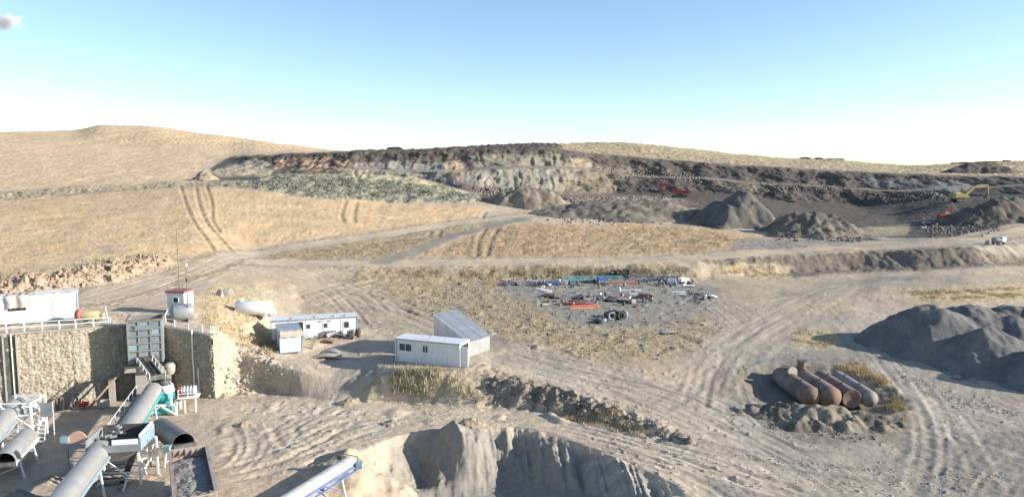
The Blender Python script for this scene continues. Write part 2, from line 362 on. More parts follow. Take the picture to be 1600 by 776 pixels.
# banks under the haul road on the right
paint(zone([(1060, 408), (1150, 403), (1350, 393), (1600, 379), (1900, 362), (1900, 408), (1600, 416), (1450, 420), (1350, 424), (1240, 432), (1100, 422)], 3, 5) * .9, C_SOIL, .16, 0)
paint(zone([(1520, 395), (1590, 390), (1600, 414), (1540, 414)], 4, 6) * .7, (.25, .205, .155))
paint(zone([(1090, 418), (1180, 408), (1240, 416), (1230, 438), (1130, 436)], 4, 8) * .8, C_STRAW, .1, .6)
paint(zone([(1380, 452), (1600, 444), (1900, 440), (1900, 470), (1450, 472)], 4, 8) * .85, (.43, .34, .19), .1, .7)
paint(zone([(1240, 440), (1900, 418), (1900, 438), (1400, 445)], 4, 8) * .5, C_GRAVEL)
# greyer dirt of the loading yard on the right
paint(zone([(1120, 480), (1330, 500), (1420, 520), (1900, 560), (1900, 900), (1230, 900), (1100, 760), (1180, 660), (1120, 600), (1090, 560)], 25, 40) * .85, C_GREY, .05)
paint(zone([(1400, 690), (1640, 660), (1640, 776), (1460, 776)], 20, 50) * .85, (.20, .188, .168))
paint(zone([(1180, 560), (1300, 545), (1380, 560), (1300, 580), (1200, 590)], 8, 16) * .6, C_GRAVEL)
paint(zone([(1230, 510), (1310, 512), (1320, 545), (1240, 545)], 6, 14) * .7, C_STRAW, .1, .6)
paint(zone([(1255, 470), (1310, 470), (1300, 492), (1260, 490)], 5, 12) * .6, C_STRAW, .1, .5)
paint(zone([(1300, 575), (1350, 565), (1410, 610), (1415, 660), (1390, 640), (1360, 595)], 4, 8) * .85, (.36, .28, .14), .15, 1)
# slope of the terrace towards the cabins
paint(zone([(300, 480), (330, 445), (420, 440), (450, 500), (420, 540), (370, 540), (340, 520)], 6, 12) * .7, (.44, .36, .23), .1, .6)
paint(zone([(335, 520), (375, 520), (430, 560), (470, 590), (420, 615), (345, 625)], 4, 8) * .7, (.42, .34, .25), .22, 0)
# rough bank below the cabins and along the lane
paint(zone([(590, 585), (640, 575), (760, 572), (800, 585), (900, 612), (1000, 650), (1100, 690), (1060, 700), (940, 672), (860, 650), (760, 640), (640, 635)], 4, 10) * .7, (.27, .225, .16), .28, .2)
paint(zone([(755, 585), (850, 600), (960, 640), (950, 655), (860, 635), (770, 625)], 4, 10) * .7, (.17, .145, .12), .3, 0)
paint(zone([(540, 540), (640, 540), (760, 560), (640, 585), (500, 590), (420, 570)], 8, 12) * .5, (.34, .29, .23))
paint(zone([(740, 530), (820, 540), (1000, 590), (1080, 610), (900, 580), (760, 556)], 6, 14) * .5, (.30, .265, .23), .1)
# sand bank cut: grey core under tan crust; scoop shade painted into the colour
paint(zone([(700, 675), (760, 672), (880, 690), (1000, 740), (1060, 790), (700, 790), (690, 720)], 6, 14) * .9, (.235, .22, .195), .12)
paint(zone([(560, 700), (640, 676), (700, 676), (690, 790), (560, 790)], 6, 12) * .6, (.40, .335, .255), .1)
paint(zone([(612, 690), (660, 674), (712, 672), (712, 790), (600, 790), (596, 740)], 5, 8) * .85, (.25, .228, .195), .12)  # shade left of the spur, put into the sand colour
paint(zone([(750, 650), (860, 652), (900, 676), (800, 662)], 4, 8) * .6, (.24, .225, .2))
paint(smooth(15.05, 15.3, TK) * smooth(16.1, 15.9, TK) * smooth(.02, .1, UU) * .75, (.25, .215, .175))  # dusty quarry bench tops; sunlit ledges also put into the paler colour
# haul roads
_v = (TK[::2, ::2] < 17.5)
PXs, PYs, BXs, BYs = (a[::2, ::2][_v].astype(np.float32) for a in (PX, PY, BX, BY))
def wline(pts, n=8):
    out = []
    for q in pts:
        px, py = q
        i = np.argmin((PXs - px) ** 2 + (PYs - py) ** 2)
        out.append((BXs[i], BYs[i]))
    return spline(out, n)
def road(pts, width, c, edge=.8, w=1.0, rut=0.0, shoulder=0):
    global TZ
    L = wline(pts)
    xs = [p[0] for p in L]; ys = [p[1] for p in L]
    m = (BX > min(xs) - 12) & (BX < max(xs) + 12) & (BY > min(ys) - 12) & (BY < max(ys) + 12)
    d, sd, arc = line_dist(BX[m], BY[m], L)
    ww = np.zeros(TY.shape); ww[m] = smooth(width * .5 + edge, width * .5 - edge, d + (f1[m]) * .5) * w
    if shoulder:
        sh = np.zeros(TY.shape, np.float32); sh[m] = smooth(width * .5 + 2.6, width * .5 + .4, d + f1[m] * 1.2) * shoulder
        paint(sh, (.255, .205, .14), .14)
    paint(ww, c, .03, 0)
    if rut:
        q = np.zeros(TY.shape); q[m] = np.exp(-((np.abs(sd) - .95) / .28) ** 2) * (d < width) - .5 * np.exp(-((np.abs(sd) - 1.5) / .22) ** 2) * (d < width)
        TZ -= q * rut
    return ww
road([(130, 470), (200, 450), (280, 425), (340, 408), (450, 409), (600, 411), (800, 408), (1000, 407), (1150, 397), (1300, 388), (1450, 382), (1530, 374), (1620, 356)], 6.5, (.43, .35, .255), .4, rut=.04, shoulder=.6)
road([(300, 425), (340, 408), (400, 396), (480, 384), (600, 366), (700, 351), (780, 341), (850, 333), (900, 326)], 5.0, (.43, .355, .26), .4, rut=.04, shoulder=.6)
road([(590, 410), (640, 394), (700, 372), (770, 352), (820, 342)], 4.0, (.235, .21, .175), .6, .9)
road([(1080, 410), (1120, 428), (1200, 442), (1300, 446), (1450, 440), (1640, 432)], 4.5, (.37, .305, .225), .8)
road([(1390, 372), (1480, 380), (1560, 384), (1700, 380)], 7, (.33, .285, .225), .8)
road([(1060, 640), (1090, 590), (1110, 555), (1180, 510), (1250, 470), (1320, 440)], 7, (.34, .285, .22), 1.5, .7)
road([(760, 548), (860, 575), (980, 600), (1080, 630), (1200, 690), (1330, 760), (1420, 830)], 8, (.38, .325, .26), 1.5, .55)
road([(340, 636), (500, 640), (700, 645), (880, 664), (1040, 700), (1200, 750)], 5, (.46, .385, .295), 1.2, .8)
road([(530, 452), (600, 480), (680, 512), (760, 540)], 4.5, (.36, .295, .215), 1.2, .7)
# ------------------------------------------------------------------ relief: ruts, gullies, clods
def carve(pts, gauge=1.9, width=.34, depth=.14, berm=.07, px_pts=True, fade=True, tint=None):
    global TZ
    L = wline(pts) if px_pts else pts
    xs = [p[0] for p in L]; ys = [p[1] for p in L]
    m = (BX > min(xs) - 4) & (BX < max(xs) + 4) & (BY > min(ys) - 4) & (BY < max(ys) + 4)
    if not m.any(): return
    d, sd, arc = line_dist(BX[m], BY[m], L)
    tot = sum(math.hypot(b[0] - a[0], b[1] - a[1]) for a, b in zip(L[:-1], L[1:]))
    env = np.minimum(smooth(0, 2.5, arc), smooth(tot, tot - 2.5, arc)) if fade else 1
    env = env * (d < gauge + 2)
    o = np.abs(sd) - gauge / 2 if gauge > 0 else sd
    lug = 1 + .10 * np.sin(arc * 9.0)
    q = -np.exp(-(o / width) ** 2) * depth * lug + (np.exp(-((o - width * 1.9) / (width * .8)) ** 2) + np.exp(-((o + width * 1.9) / (width * .8)) ** 2)) * berm
    var = .75 + .6 * noise(arc / 3, sd * .3, 77)
    TZ[m] += q * env * var
    if tint is not None:
        t = np.zeros(TY.shape); t[m] = np.exp(-(o / (width * 1.3)) ** 2) * env * .7
        paint(t, tint)
# pasture: vehicle tracks climbing the slope
for a in ([(283, 290), (291, 320), (306, 350), (322, 372), (335, 392)], [(306, 288), (313, 318), (326, 350), (348, 378), (360, 392)], [(322, 287), (330, 320), (332, 345), (345, 368)]):
    carve(a, 0, .38, .2, .06, tint=(.27, .215, .145))
for a in ([(540, 312), (535, 335), (538, 350)], [(556, 314), (553, 336), (552, 350)], [(742, 402), (748, 375), (760, 355)], [(758, 402), (766, 375), (778, 356)], [(760, 330), (752, 342)], [(690, 358), (684, 372)], [(672, 360), (668, 370)]):
    carve(a, 0, .5, .2, .06, tint=(.26, .205, .135))
# tracks over the lower yard and the ramp
yard = [[(520, 640), (545, 610), (575, 585), (610, 560)], [(505, 655), (530, 625), (552, 600), (600, 565)], [(430, 700), (470, 665), (520, 640), (560, 610)],
        [(380, 660), (395, 690), (385, 720), (350, 742)], [(372, 662), (380, 690), (372, 715), (345, 735)], [(440, 665), (455, 690), (480, 700), (520, 690)],
        [(345, 738), (400, 725), (460, 700), (520, 670), (560, 655)], [(350, 745), (410, 735), (480, 715), (530, 690)], [(400, 640), (500, 645), (620, 648), (760, 655)],
        [(340, 640), (420, 650), (520, 655), (640, 660)], [(560, 640), (700, 645), (850, 655), (960, 680), (1100, 720), (1200, 765)], [(600, 650), (760, 652), (900, 672), (1020, 708), (1120, 750)],
        [(900, 690), (1000, 712), (1100, 745), (1180, 790)], [(960, 700), (1080, 725), (1180, 752), (1280, 790)], [(700, 650), (860, 660), (1000, 690), (1160, 735), (1280, 776)],
        [(500, 700), (540, 680), (580, 668), (620, 664)], [(460, 735), (500, 715), (530, 702)], [(410, 690), (440, 670), (480, 650)]]
for a in yard: carve(a, 1.9 if rng.random() < .7 else 0, rng.uniform(.2, .4), rng.uniform(.03, .11), .035)
right = [[(780, 552), (900, 585), (1020, 610), (1100, 640), (1220, 700), (1340, 770)], [(770, 560), (880, 590), (1000, 625), (1090, 660), (1200, 720), (1290, 785)], [(800, 548), (940, 588), (1060, 610), (1130, 640), (1180, 680), (1260, 720), (1380, 790)],
         [(1085, 640), (1092, 600), (1105, 570), (1150, 530), (1230, 485), (1310, 445)], [(1100, 645), (1108, 605), (1122, 572), (1170, 535), (1240, 495)], [(1120, 650), (1125, 610), (1140, 580), (1180, 545)], [(1160, 570), (1170, 600), (1190, 640), (1240, 690), (1320, 700)],
         [(1130, 470), (1180, 500), (1150, 540)], [(1110, 475), (1150, 505), (1165, 520)], [(1330, 500), (1380, 560), (1430, 620), (1450, 680), (1440, 776)], [(1345, 505), (1400, 565), (1445, 620), (1470, 680), (1465, 776)], [(1310, 510), (1370, 575), (1420, 640), (1430, 700), (1400, 780)],
         [(1480, 640), (1520, 700), (1560, 776)], [(1540, 700), (1500, 730), (1470, 776)], [(1590, 690), (1540, 730), (1510, 776)], [(1600, 720), (1560, 750), (1540, 790)], [(1440, 690), (1500, 670), (1600, 665)], [(1150, 700), (1260, 730), (1400, 740), (1500, 710)], [(1000, 600), (1060, 590), (1110, 560)], [(1020, 640), (1070, 615), (1090, 580)],
         [(1300, 446), (1380, 436), (1500, 432)], [(1200, 470), (1300, 452), (1380, 448)], [(1160, 455), (1240, 460), (1330, 440)], [(1180, 442), (1260, 470), (1300, 500)]]
for a in right: carve(a, 2.0, rng.uniform(.2, .4), rng.uniform(.01, .04), .02, tint=(.22, .195, .165) if rng.random() < .45 else (.40, .345, .275) if rng.random() < .4 else None)
mid = [[(540, 452), (610, 482), (690, 514), (770, 545)], [(560, 448), (640, 478), (720, 508)], [(440, 428), (520, 440), (560, 455), (600, 490)], [(420, 440), (500, 450), (540, 480), (570, 520)], [(460, 470), (520, 450), (600, 425)], [(480, 480), (540, 455), (620, 422)], [(430, 470), (470, 480), (520, 478)],
       [(620, 470), (660, 490), (700, 495)], [(780, 540), (880, 560), (960, 575)], [(300, 440), (340, 425), (420, 420)], [(150, 480), (240, 455), (320, 425)], [(560, 500), (600, 515), (640, 520)], [(640, 540), (600, 560), (570, 590), (540, 615)], [(660, 545), (620, 565), (590, 590)]]
for a in mid: carve(a, 1.9, rng.uniform(.25, .5), rng.uniform(.03, .09), .04)

# relief noise, coarse and fine, scaled by what the ground is
n_a = fbm(BX / 3.1, BY / 3.1, 4, 21); n_b = fbm(BX / .9, BY / .9, 3, 25); n_c = ridged(BX / 1.6, BY / 1.6, 3, 31)
TZ += ROUGH * (n_a * .9 + n_b * .7)
rocky = smooth(.15, .4, ROUGH)
n_f = ridged(BX / 5.5, BY / 5.5, 3, 33)
farw = smooth(150, 200, BY)
TZ += rocky * ((n_c - .6) * .30 * (1 - farw * .75) + (n_f - .6) * .28 * farw)
TZ += fbm(BX / 16, BY / 16, 3, 41) * .25 * smooth(90, 160, BY) + fbm(BX / 60, BY / 60, 3, 43) * 1.0 * smooth(240, 420, BY)
# tussocks in the pasture
TZ += GRASS * (np.abs(noise(BX / .8, BY / 1.2, 51)) * .08 + np.clip(noise(BX / 3.3, BY / 3.3, 52), 0, 1) * .12) * smooth(60, 120, BY)
# hummocks and small spoil lumps in the trampled yards
lump = np.clip(noise(BX / 2.6, BY / 2.6, 61) - .33, 0, 1) * 2.0
TZ += lump * .18 * zone([(380, 560), (600, 585), (700, 630), (880, 700), (700, 668), (560, 690), (420, 740), (340, 720), (345, 640)], 10, 10)
TZ += lump * .55 * zone([(590, 575), (760, 575), (1000, 640), (1110, 695), (940, 675), (700, 640), (600, 625)], 8, 8)
TZ += np.clip(noise(BX / 1.9, BY / 1.9, 63) - .3, 0, 1) * .9 * zone([(560, 445), (700, 430), (1080, 432), (1140, 500), (1080, 560), (880, 560), (640, 490)], 10, 20) * .5
clod = np.clip(noise(BX / .55, BY / .55, 65) - .42, 0, 1) * smooth(-.1, .35, noise(BX / 7, BY / 7, 66))
TZ += clod * .32 * smooth(145, 120, BY) * (1 - GRASS * .5)
# long windrows scraped by the loader in the right yard (they follow the lanes)
def streaks(poly, ang, seed, amp, sx=9.0, sy=.8):
    global TZ
    c, s = math.cos(ang), math.sin(ang)
    a = BX * c + BY * s; b = -BX * s + BY * c
    a = a + 2 * noise(BX / 14, BY / 14, seed + 5); b = b + 2.5 * noise(BX / 20, BY / 20, seed + 6)
    v = fbm(a / sx, b / sy, 3, seed)
    w = zone(poly, 20, 30)
    TZ += w * v * amp
    paint(w * smooth(.05, .7, v) * .45, tuple(x * .80 for x in C_GREY)); paint(w * smooth(-.05, -.7, v) * .4, C_PALE)
streaks([(780, 540), (1080, 600), (1200, 680), (1400, 790), (960, 790), (880, 670), (900, 600)], R(-38), 71, .035, 12, 1.1)
streaks([(1060, 660), (1080, 560), (1180, 490), (1330, 440), (1420, 440), (1300, 500), (1180, 570), (1150, 660)], R(55), 75, .04, 12, 1.2)
streaks([(1330, 510), (1500, 640), (1640, 660), (1640, 790), (1380, 790), (1430, 690), (1400, 600)], R(-62), 79, .03, 12, 1.3)
streaks([(340, 640), (560, 650), (880, 655), (560, 690), (420, 740), (340, 740)], R(28), 83, .06, 5, .7)
streaks([(420, 430), (560, 420), (640, 470), (780, 540), (640, 540), (560, 500), (450, 480)], R(-38), 87, .045, 7, 1.1)
# hollow where the old tanks lie, its rim thrown up on the near side
pit = P(1290, 622, z=-2.3)
ex, ey = (BX - pit.x) / 8.6, (BY - pit.y - 1.5) / 7.2
rr = np.sqrt(ex * ex + ey * ey) + .10 * w1 + .06 * f1
TZ += -.6 * smooth(1.05, .55, rr) + .18 * np.exp(-((rr - 1.08) / .12) ** 2)
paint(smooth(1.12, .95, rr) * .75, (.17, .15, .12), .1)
paint(smooth(1.05, .85, rr) * smooth(.3, .9, ex) * .9, (.34, .26, .13), .18, 1)
RUB = wline([(-60, 458), (0, 452), (60, 447), (130, 438), (190, 424), (242, 413)])
rd, _, ra = line_dist(BX, BY, RUB)
rub = smooth(4.2, 1.0, rd + .8 * f1) * smooth(0, 4, ra)
TZ += rub * (1.05 + .4 * n_a + .35 * (n_c - .5))
paint(rub * .9, (.33, .25, .18), .2, 0)
paint(zone([(1165, 578), (1250, 562), (1330, 560), (1405, 600), (1428, 660), (1380, 692), (1230, 692), (1185, 645)], 8, 14) * .6, (.185, .162, .13), .1)
# level pads under the cabins
def pad(px, py, r, z=None, z_at=None):
    global TZ
    c = P(px, py, z=z)
    d = np.hypot(BX - c.x, BY - c.y)
    w = smooth(r * 1.35, r, d)
    TZ = TZ * (1 - w) + (z + .03 * n_b) * w
pad(672, 560, 5.2, .05); pad(730, 540, 4.2, .15); pad(512, 512, 4.6, .55); pad(470, 522, 4.0, .45); pad(446, 536, 3.6, .35)
# quarry faces: gullies and broken ledges push the face in and out
face = np.maximum(smooth(14.0, 14.15, TK) * smooth(15.05, 14.95, TK), smooth(16.0, 16.1, TK) * smooth(17.0, 16.92, TK)) * smooth(-.385, -.36, UU)
pale = zone([(540, 245), (740, 238), (900, 240), (910, 300), (740, 300), (540, 272)], 6, 6)
bed = BZ / 3.1 + .5 * fbm(BX / 14, BZ / 9, 2, 93); bed = bed - np.floor(bed)
gul = ridged((BX + 1.6 * noise(BX / 5, BZ / 5, 133)) / 2.3, BZ / 16, 3, 91) * (.12 + .30 * pale) + fbm(BX / 13, BZ / 7, 3, 95) * 2.3 + (bed - .5) * -1.6 * (1 - .7 * pale) + ridged(BX / 1.9, BZ / 1.2, 2, 97) * .28 * (1 - .6 * pale)
TY = TY + face * gul * .9
TX = UU * TY
TZ += face * fbm(BX / 4, BZ / 1.8, 3, 99) * .35
# layered tint on the faces
lay = fbm(BX / 22, BZ / 1.5 + w1, 3, 103)
paint(face * smooth(.15, .7, lay) * .4 * (1 - .6 * pale), (.20, .172, .14)); paint(face * smooth(-.15, -.7, lay) * .4 * (1 - pale), (.10, .086, .075))
wxq = BX + 1.6 * noise(BX / 5, BZ / 5, 133)
vst = fbm(wxq / 1.7, BZ / 9, 4, 131) + .5 * fbm(BX / 8, BZ / 8, 2, 135)
pale = pale * smooth(15.6, 15.0, TK)
paint(face * pale * smooth(.0, .7, vst) * .5, (.18, .163, .137)); paint(face * pale * smooth(.0, -.7, vst) * .35, (.34, .315, .265))
paint(smooth(16.62, 16.75, TK) * smooth(17.3, 17.05, TK) * smooth(-.24, -.2, UU) * smooth(.07, .03, UU) * .85, (.105, .09, .078))
# sand cut: slump lobes and flutes
cutf = smooth(2.0, 2.12, TK) * smooth(3.02, 2.94, TK) * smooth(-.225, -.19, UU) * smooth(.25, .21, UU)
spur = 0
wx = BX + .7 * noise(BX / 4, BY / 4, 107) + .35 * (BZ + 3)
for x0, wd, am in ((-5.2, 3.0, 3.2), (-8.8, 3.2, -1.7), (-13.5, 2.4, .7), (-.2, 1.3, .5), (2.9, 1.9, .8), (5.0, 1.1, .4), (8.9, 2.0, .7)):
    spur = spur + am * np.clip(1 - np.abs(wx - x0) / wd, 0, 1) ** 1.1
TZ += cutf * (spur - .5 + ridged(BX / 1.5 + .15 * BZ, BZ / 9, 2, 109) * (.16 + .30 * smooth(-.10, -.04, UU)) + .10 * n_b) * np.sin(np.pi * np.clip(TK - 2, 0, 1)) ** .7
# bank below the cabins: eroded scallops
bankf = smooth(WB - .05, WB + .1, TK) * smooth(WB + 1.1, WB + .95, TK) * smooth(-.03, .0, UU) * smooth(.27, .22, UU)
TZ += bankf * (ridged(BX / 3.0, BY / 3.0, 3, 113) - .5) * .55
bank2 = smooth(7.9, 8.1, TK) * smooth(9.05, 8.9, TK) * smooth(-.1, .0, UU)
TZ += bank2 * (fbm(BX / 3.2, BY / 5, 3, 117)) * (.22 + .12 * smooth(.25, .35, UU))
CY = np.maximum.accumulate(TY + np.arange(NR)[:, None] * 1e-5, axis=0)
# material mottling kept in the albedo
mot = 1 + .10 * fbm(BX / 5, BY / 5, 3, 121) + .10 * noise(BX / .5, BY / .5, 123) + .09 * fbm(BX / 1.4, BY / 1.4, 2, 125)
COL = np.clip(COL * mot[..., None], .02, .8)
warm = fbm(BX / 12, BY / 12, 2, 127)[..., None] * np.array([.03, .0, -.03])
COL = np.clip(COL * (1 + warm), .02, .8)

# ------------------------------------------------------------------ materials
MATS = {}
def new_mat(name):
    m = bpy.data.materials.new(name); m.use_nodes = True
    nt = m.node_tree; nt.nodes.clear()
    o = nt.nodes.new('ShaderNodeOutputMaterial'); b = nt.nodes.new('ShaderNodeBsdfPrincipled')
    nt.links.new(b.outputs[0], o.inputs[0])
    MATS[name] = m
    return m, nt, b
def mixc(nt, a, b, fac, typ='MIX'):
    n = nt.nodes.new('ShaderNodeMix'); n.data_type = 'RGBA'; n.blend_type = typ
    for s, v in ((6, a), (7, b), (0, fac)):
        if hasattr(v, 'is_output'): nt.links.new(v, n.inputs[s])
        elif s == 0: n.inputs[s].default_value = v
        else: n.inputs[s].default_value = (*v[:3], 1)
    return n.outputs[2]
def ramp(nt, src, lo, hi):
    n = nt.nodes.new('ShaderNodeMapRange'); n.inputs[1].default_value = lo; n.inputs[2].default_value = hi
    nt.links.new(src, n.inputs[0]); return n.outputs[0]
def tex_noise(nt, scale, detail=3, rough=.55, coord='Object', stretch=None):
    t = nt.nodes.new('ShaderNodeTexCoord'); n = nt.nodes.new('ShaderNodeTexNoise')
    n.inputs['Scale'].default_value = scale; n.inputs['Detail'].default_value = detail; n.inputs['Roughness'].default_value = rough
    src = t.outputs[coord]
    if stretch:
        mp = nt.nodes.new('ShaderNodeMapping'); mp.inputs['Scale'].default_value = stretch
        nt.links.new(src, mp.inputs[0]); src = mp.outputs[0]
    nt.links.new(src, n.inputs['Vector'])
    return n.outputs['Fac']
def bump(nt, b, src, strength, dist):
    n = nt.nodes.new('ShaderNodeBump'); n.inputs['Strength'].default_value = strength; n.inputs['Distance'].default_value = dist
    nt.links.new(src, n.inputs['Height'])
    nt.links.new(n.outputs[0], b.inputs['Normal'])
def ground_mat(name, pebble=6.0, bstr=.55):
    m, nt, b = new_mat(name)
    at = nt.nodes.new('ShaderNodeAttribute'); at.attribute_name = 'soil'
    fine = tex_noise(nt, 2.6, 5, .65); coarse = tex_noise(nt, .22, 4, .6); grain = tex_noise(nt, pebble, 4, .7)
    c = mixc(nt, at.outputs['Color'], (.68, .68, .68), ramp(nt, fine, .25, .8), 'MULTIPLY')
    c = mixc(nt, c, (1.35, 1.33, 1.3), ramp(nt, grain, .45, .95), 'MULTIPLY')
    c = mixc(nt, c, (1.18, 1.14, 1.06), ramp(nt, coarse, .35, .7), 'MULTIPLY')
    c = mixc(nt, c, (1.16, 1.16, 1.16), 1.0, 'MULTIPLY')
    nt.links.new(c, b.inputs['Base Color'])
    b.inputs['Roughness'].default_value = .95
    b.inputs['Specular IOR Level'].default_value = .15
    add = nt.nodes.new('ShaderNodeMath'); add.operation = 'ADD'
    nt.links.new(fine, add.inputs[0]); nt.links.new(grain, add.inputs[1])
    bump(nt, b, add.outputs[0], bstr, .10)
    return m
M_GROUND = ground_mat('dry_ground')
def mat(name, col, rough=.6, metal=0.0, var=.12, vscale=1.5, dirt=None, dscale=.7, dlo=.5, dhi=.75, bmp=0, bscale=8, spec=.4, stretch=None, coord='Object'):
    m, nt, b = new_mat(name)
    n1 = tex_noise(nt, vscale, 4, .6, coord, stretch)
    c = mixc(nt, tuple(x * (1 - var) for x in col), tuple(min(1, x * (1 + var)) for x in col), ramp(nt, n1, .3, .7))
    if dirt:
        n2 = tex_noise(nt, dscale, 5, .7, coord, stretch)
        c = mixc(nt, c, dirt, ramp(nt, n2, dlo, dhi))
    nt.links.new(c, b.inputs['Base Color'])
    b.inputs['Roughness'].default_value = rough; b.inputs['Metallic'].default_value = metal
    b.inputs['Specular IOR Level'].default_value = spec
    if bmp:
        bump(nt, b, tex_noise(nt, bscale, 4, .65, coord, stretch), bmp, .05)
    return m

# ------------------------------------------------------------------ mesh and object helpers
COLL = scene.collection
def grid_mesh(name, X, Y, Zv, material, colour=None, flip=False):
    r, c = X.shape
    me = bpy.data.meshes.new(name)
    co = np.stack([X, Y, Zv], -1).reshape(-1, 3).astype(np.float32)
    i = np.arange(r * c).reshape(r, c)
    q = np.stack([i[:-1, :-1], i[:-1, 1:], i[1:, 1:], i[1:, :-1]], -1).reshape(-1, 4)
    if flip: q = q[:, ::-1]
    nf = len(q)
    me.vertices.add(len(co)); me.vertices.foreach_set('co', co.ravel())
    me.loops.add(nf * 4); me.loops.foreach_set('vertex_index', q.ravel().astype(np.int32))
    me.polygons.add(nf); me.polygons.foreach_set('loop_start', (np.arange(nf) * 4).astype(np.int32))
    me.update(calc_edges=True)
    me.polygons.foreach_set('use_smooth', np.ones(nf, bool))
    if colour is not None:
        a = me.attributes.new('soil', 'FLOAT_COLOR', 'POINT')
        cc = np.concatenate([colour.reshape(-1, 3), np.ones((r * c, 1))], 1).astype(np.float32)
        a.data.foreach_set('color', cc.ravel())
    me.materials.append(material)
    o = bpy.data.objects.new(name, me); COLL.objects.link(o)
    return o
def tag(o, label=None, cat=None, group=None, kind=None):
    if label: o['label'] = label
    if cat: o['category'] = cat
    if group: o['group'] = group
    if kind: o['kind'] = kind
    return o
def thing(name, loc, rz=0, label=None, cat=None, group=None):
    o = bpy.data.objects.new(name, None); COLL.objects.link(o)
    o.location = loc; o.rotation_euler = (0, 0, rz); o.empty_display_size = .3
    return tag(o, label, cat, group)
ground = grid_mesh('ground', TX, TY, TZ, M_GROUND, COL)
tag(ground, kind='structure')
def G(px, py, kmin=0, kmax=17.0):
    """where the sight line through a surveyed pixel meets the finished ground"""
    y0 = 45.0
    prev = None
    Y = 44.0
    while Y < 620:
        v = P(px, py, Y=Y)
        d = v.z - ground0(v.x, v.y)
        if d < 0:
            lo, hi = Y - (0.5 if Y < 150 else 2), Y
            for _ in range(18):
                mm = (lo + hi) / 2; v = P(px, py, Y=mm)
                if v.z - ground0(v.x, v.y) < 0: hi = mm
                else: lo = mm
            return P(px, py, Y=hi)
        Y += .5 if Y < 150 else 2
    return P(px, py, Y=300)
class MB:
    def __init__(self): self.v = []; self.f = []; self.s = []
    def add(self, vs, fs, smooth=False):
        b = len(self.v)
        self.v += [tuple(q) for q in vs]
        self.f += [tuple(i + b for i in f) for f in fs]
        self.s += [smooth] * len(fs)
        return self
    def box(self, c, d, rz=0, M=None):
        x, y, z = d[0] / 2, d[1] / 2, d[2] / 2
        vs = [Vector(q) for q in ((-x, -y, -z), (x, -y, -z), (x, y, -z), (-x, y, -z), (-x, -y, z), (x, -y, z), (x, y, z), (-x, y, z))]
        if rz: vs = [Matrix.Rotation(rz, 3, 'Z') @ q for q in vs]
        vs = [q + Vector(c) for q in vs]
        if M: vs = [M @ q for q in vs]
        return self.add(vs, [(0, 3, 2, 1), (4, 5, 6, 7), (0, 1, 5, 4), (1, 2, 6, 5), (2, 3, 7, 6), (3, 0, 4, 7)])
    def b2(self, a, b):
        return self.box([(a[i] + b[i]) / 2 for i in range(3)], [abs(b[i] - a[i]) for i in range(3)])
    def bar(self, a, b, w, h=None, up=(0, 0, 1)):
        a, b = Vector(a), Vector(b); h = h or w
        d = (b - a).normalized(); u = Vector(up)
        if abs(d.dot(u)) > .98: u = Vector((0, 1, 0))
        s = d.cross(u).normalized(); t = s.cross(d)
        vs = []
        for p in (a, b):
            for i, j in ((-1, -1), (1, -1), (1, 1), (-1, 1)): vs.append(p + s * (i * w / 2) + t * (j * h / 2))
        return self.add(vs, [(3, 2, 1, 0), (4, 5, 6, 7), (0, 1, 5, 4), (1, 2, 6, 5), (2, 3, 7, 6), (3, 0, 4, 7)])
    def cyl(self, a, b, r, r2=None, n=10, caps=True):
        a, b = Vector(a), Vector(b); r2 = r if r2 is None else r2
        d = (b - a).normalized(); u = Vector((0, 0, 1)) if abs(d.z) < .95 else Vector((0, 1, 0))
        s = d.cross(u).normalized(); t = s.cross(d)
        vs = [a + (s * math.cos(2 * math.pi * i / n) + t * math.sin(2 * math.pi * i / n)) * r for i in range(n)] + \
             [b + (s * math.cos(2 * math.pi * i / n) + t * math.sin(2 * math.pi * i / n)) * r2 for i in range(n)]
        self.add(vs, [(i, i + n, (i + 1) % n + n, (i + 1) % n) for i in range(n)], True)
        if caps: self.add(vs, [tuple(range(n)), tuple(range(2 * n - 1, n - 1, -1))])
        return self
    def tube(self, pts, r, n=6):
        for p, q in zip(pts[:-1], pts[1:]): self.cyl(p, q, r, n=n)
        return self
    def lathe(self, a, axis, prof, n=20):
        """profile of (distance along axis, radius)"""
        a = Vector(a); d = Vector(axis).normalized(); u = Vector((0, 0, 1)) if abs(d.z) < .95 else Vector((0, 1, 0))
        s = d.cross(u).normalized(); t = s.cross(d)
        vs = []
        for h, r in prof:
            vs += [a + d * h + (s * math.cos(2 * math.pi * i / n) + t * math.sin(2 * math.pi * i / n)) * r for i in range(n)]
        fs = []
        for k in range(len(prof) - 1):
            fs += [(k * n + i, (k + 1) * n + i, (k + 1) * n + (i + 1) % n, k * n + (i + 1) % n) for i in range(n)]
        return self.add(vs, fs, True)
    def prism(self, poly, y0, y1, axis='y'):
        """polygon in x,z extruded along y"""
        n = len(poly)
        vs = [(x, y0, z) for x, z in poly] + [(x, y1, z) for x, z in poly]
        if axis == 'x': vs = [(y, x, z) for x, y, z in vs]
        return self.add(vs, [tuple(range(n)), tuple(range(2 * n - 1, n - 1, -1))] + [((i + 1) % n, i, i + n, (i + 1) % n + n) for i in range(n)])
    def mesh(self, name, material):
        me = bpy.data.meshes.new(name)
        me.from_pydata([tuple(q) for q in self.v], [], self.f)
        me.polygons.foreach_set('use_smooth', self.s)
        me.materials.append(material)
        return me
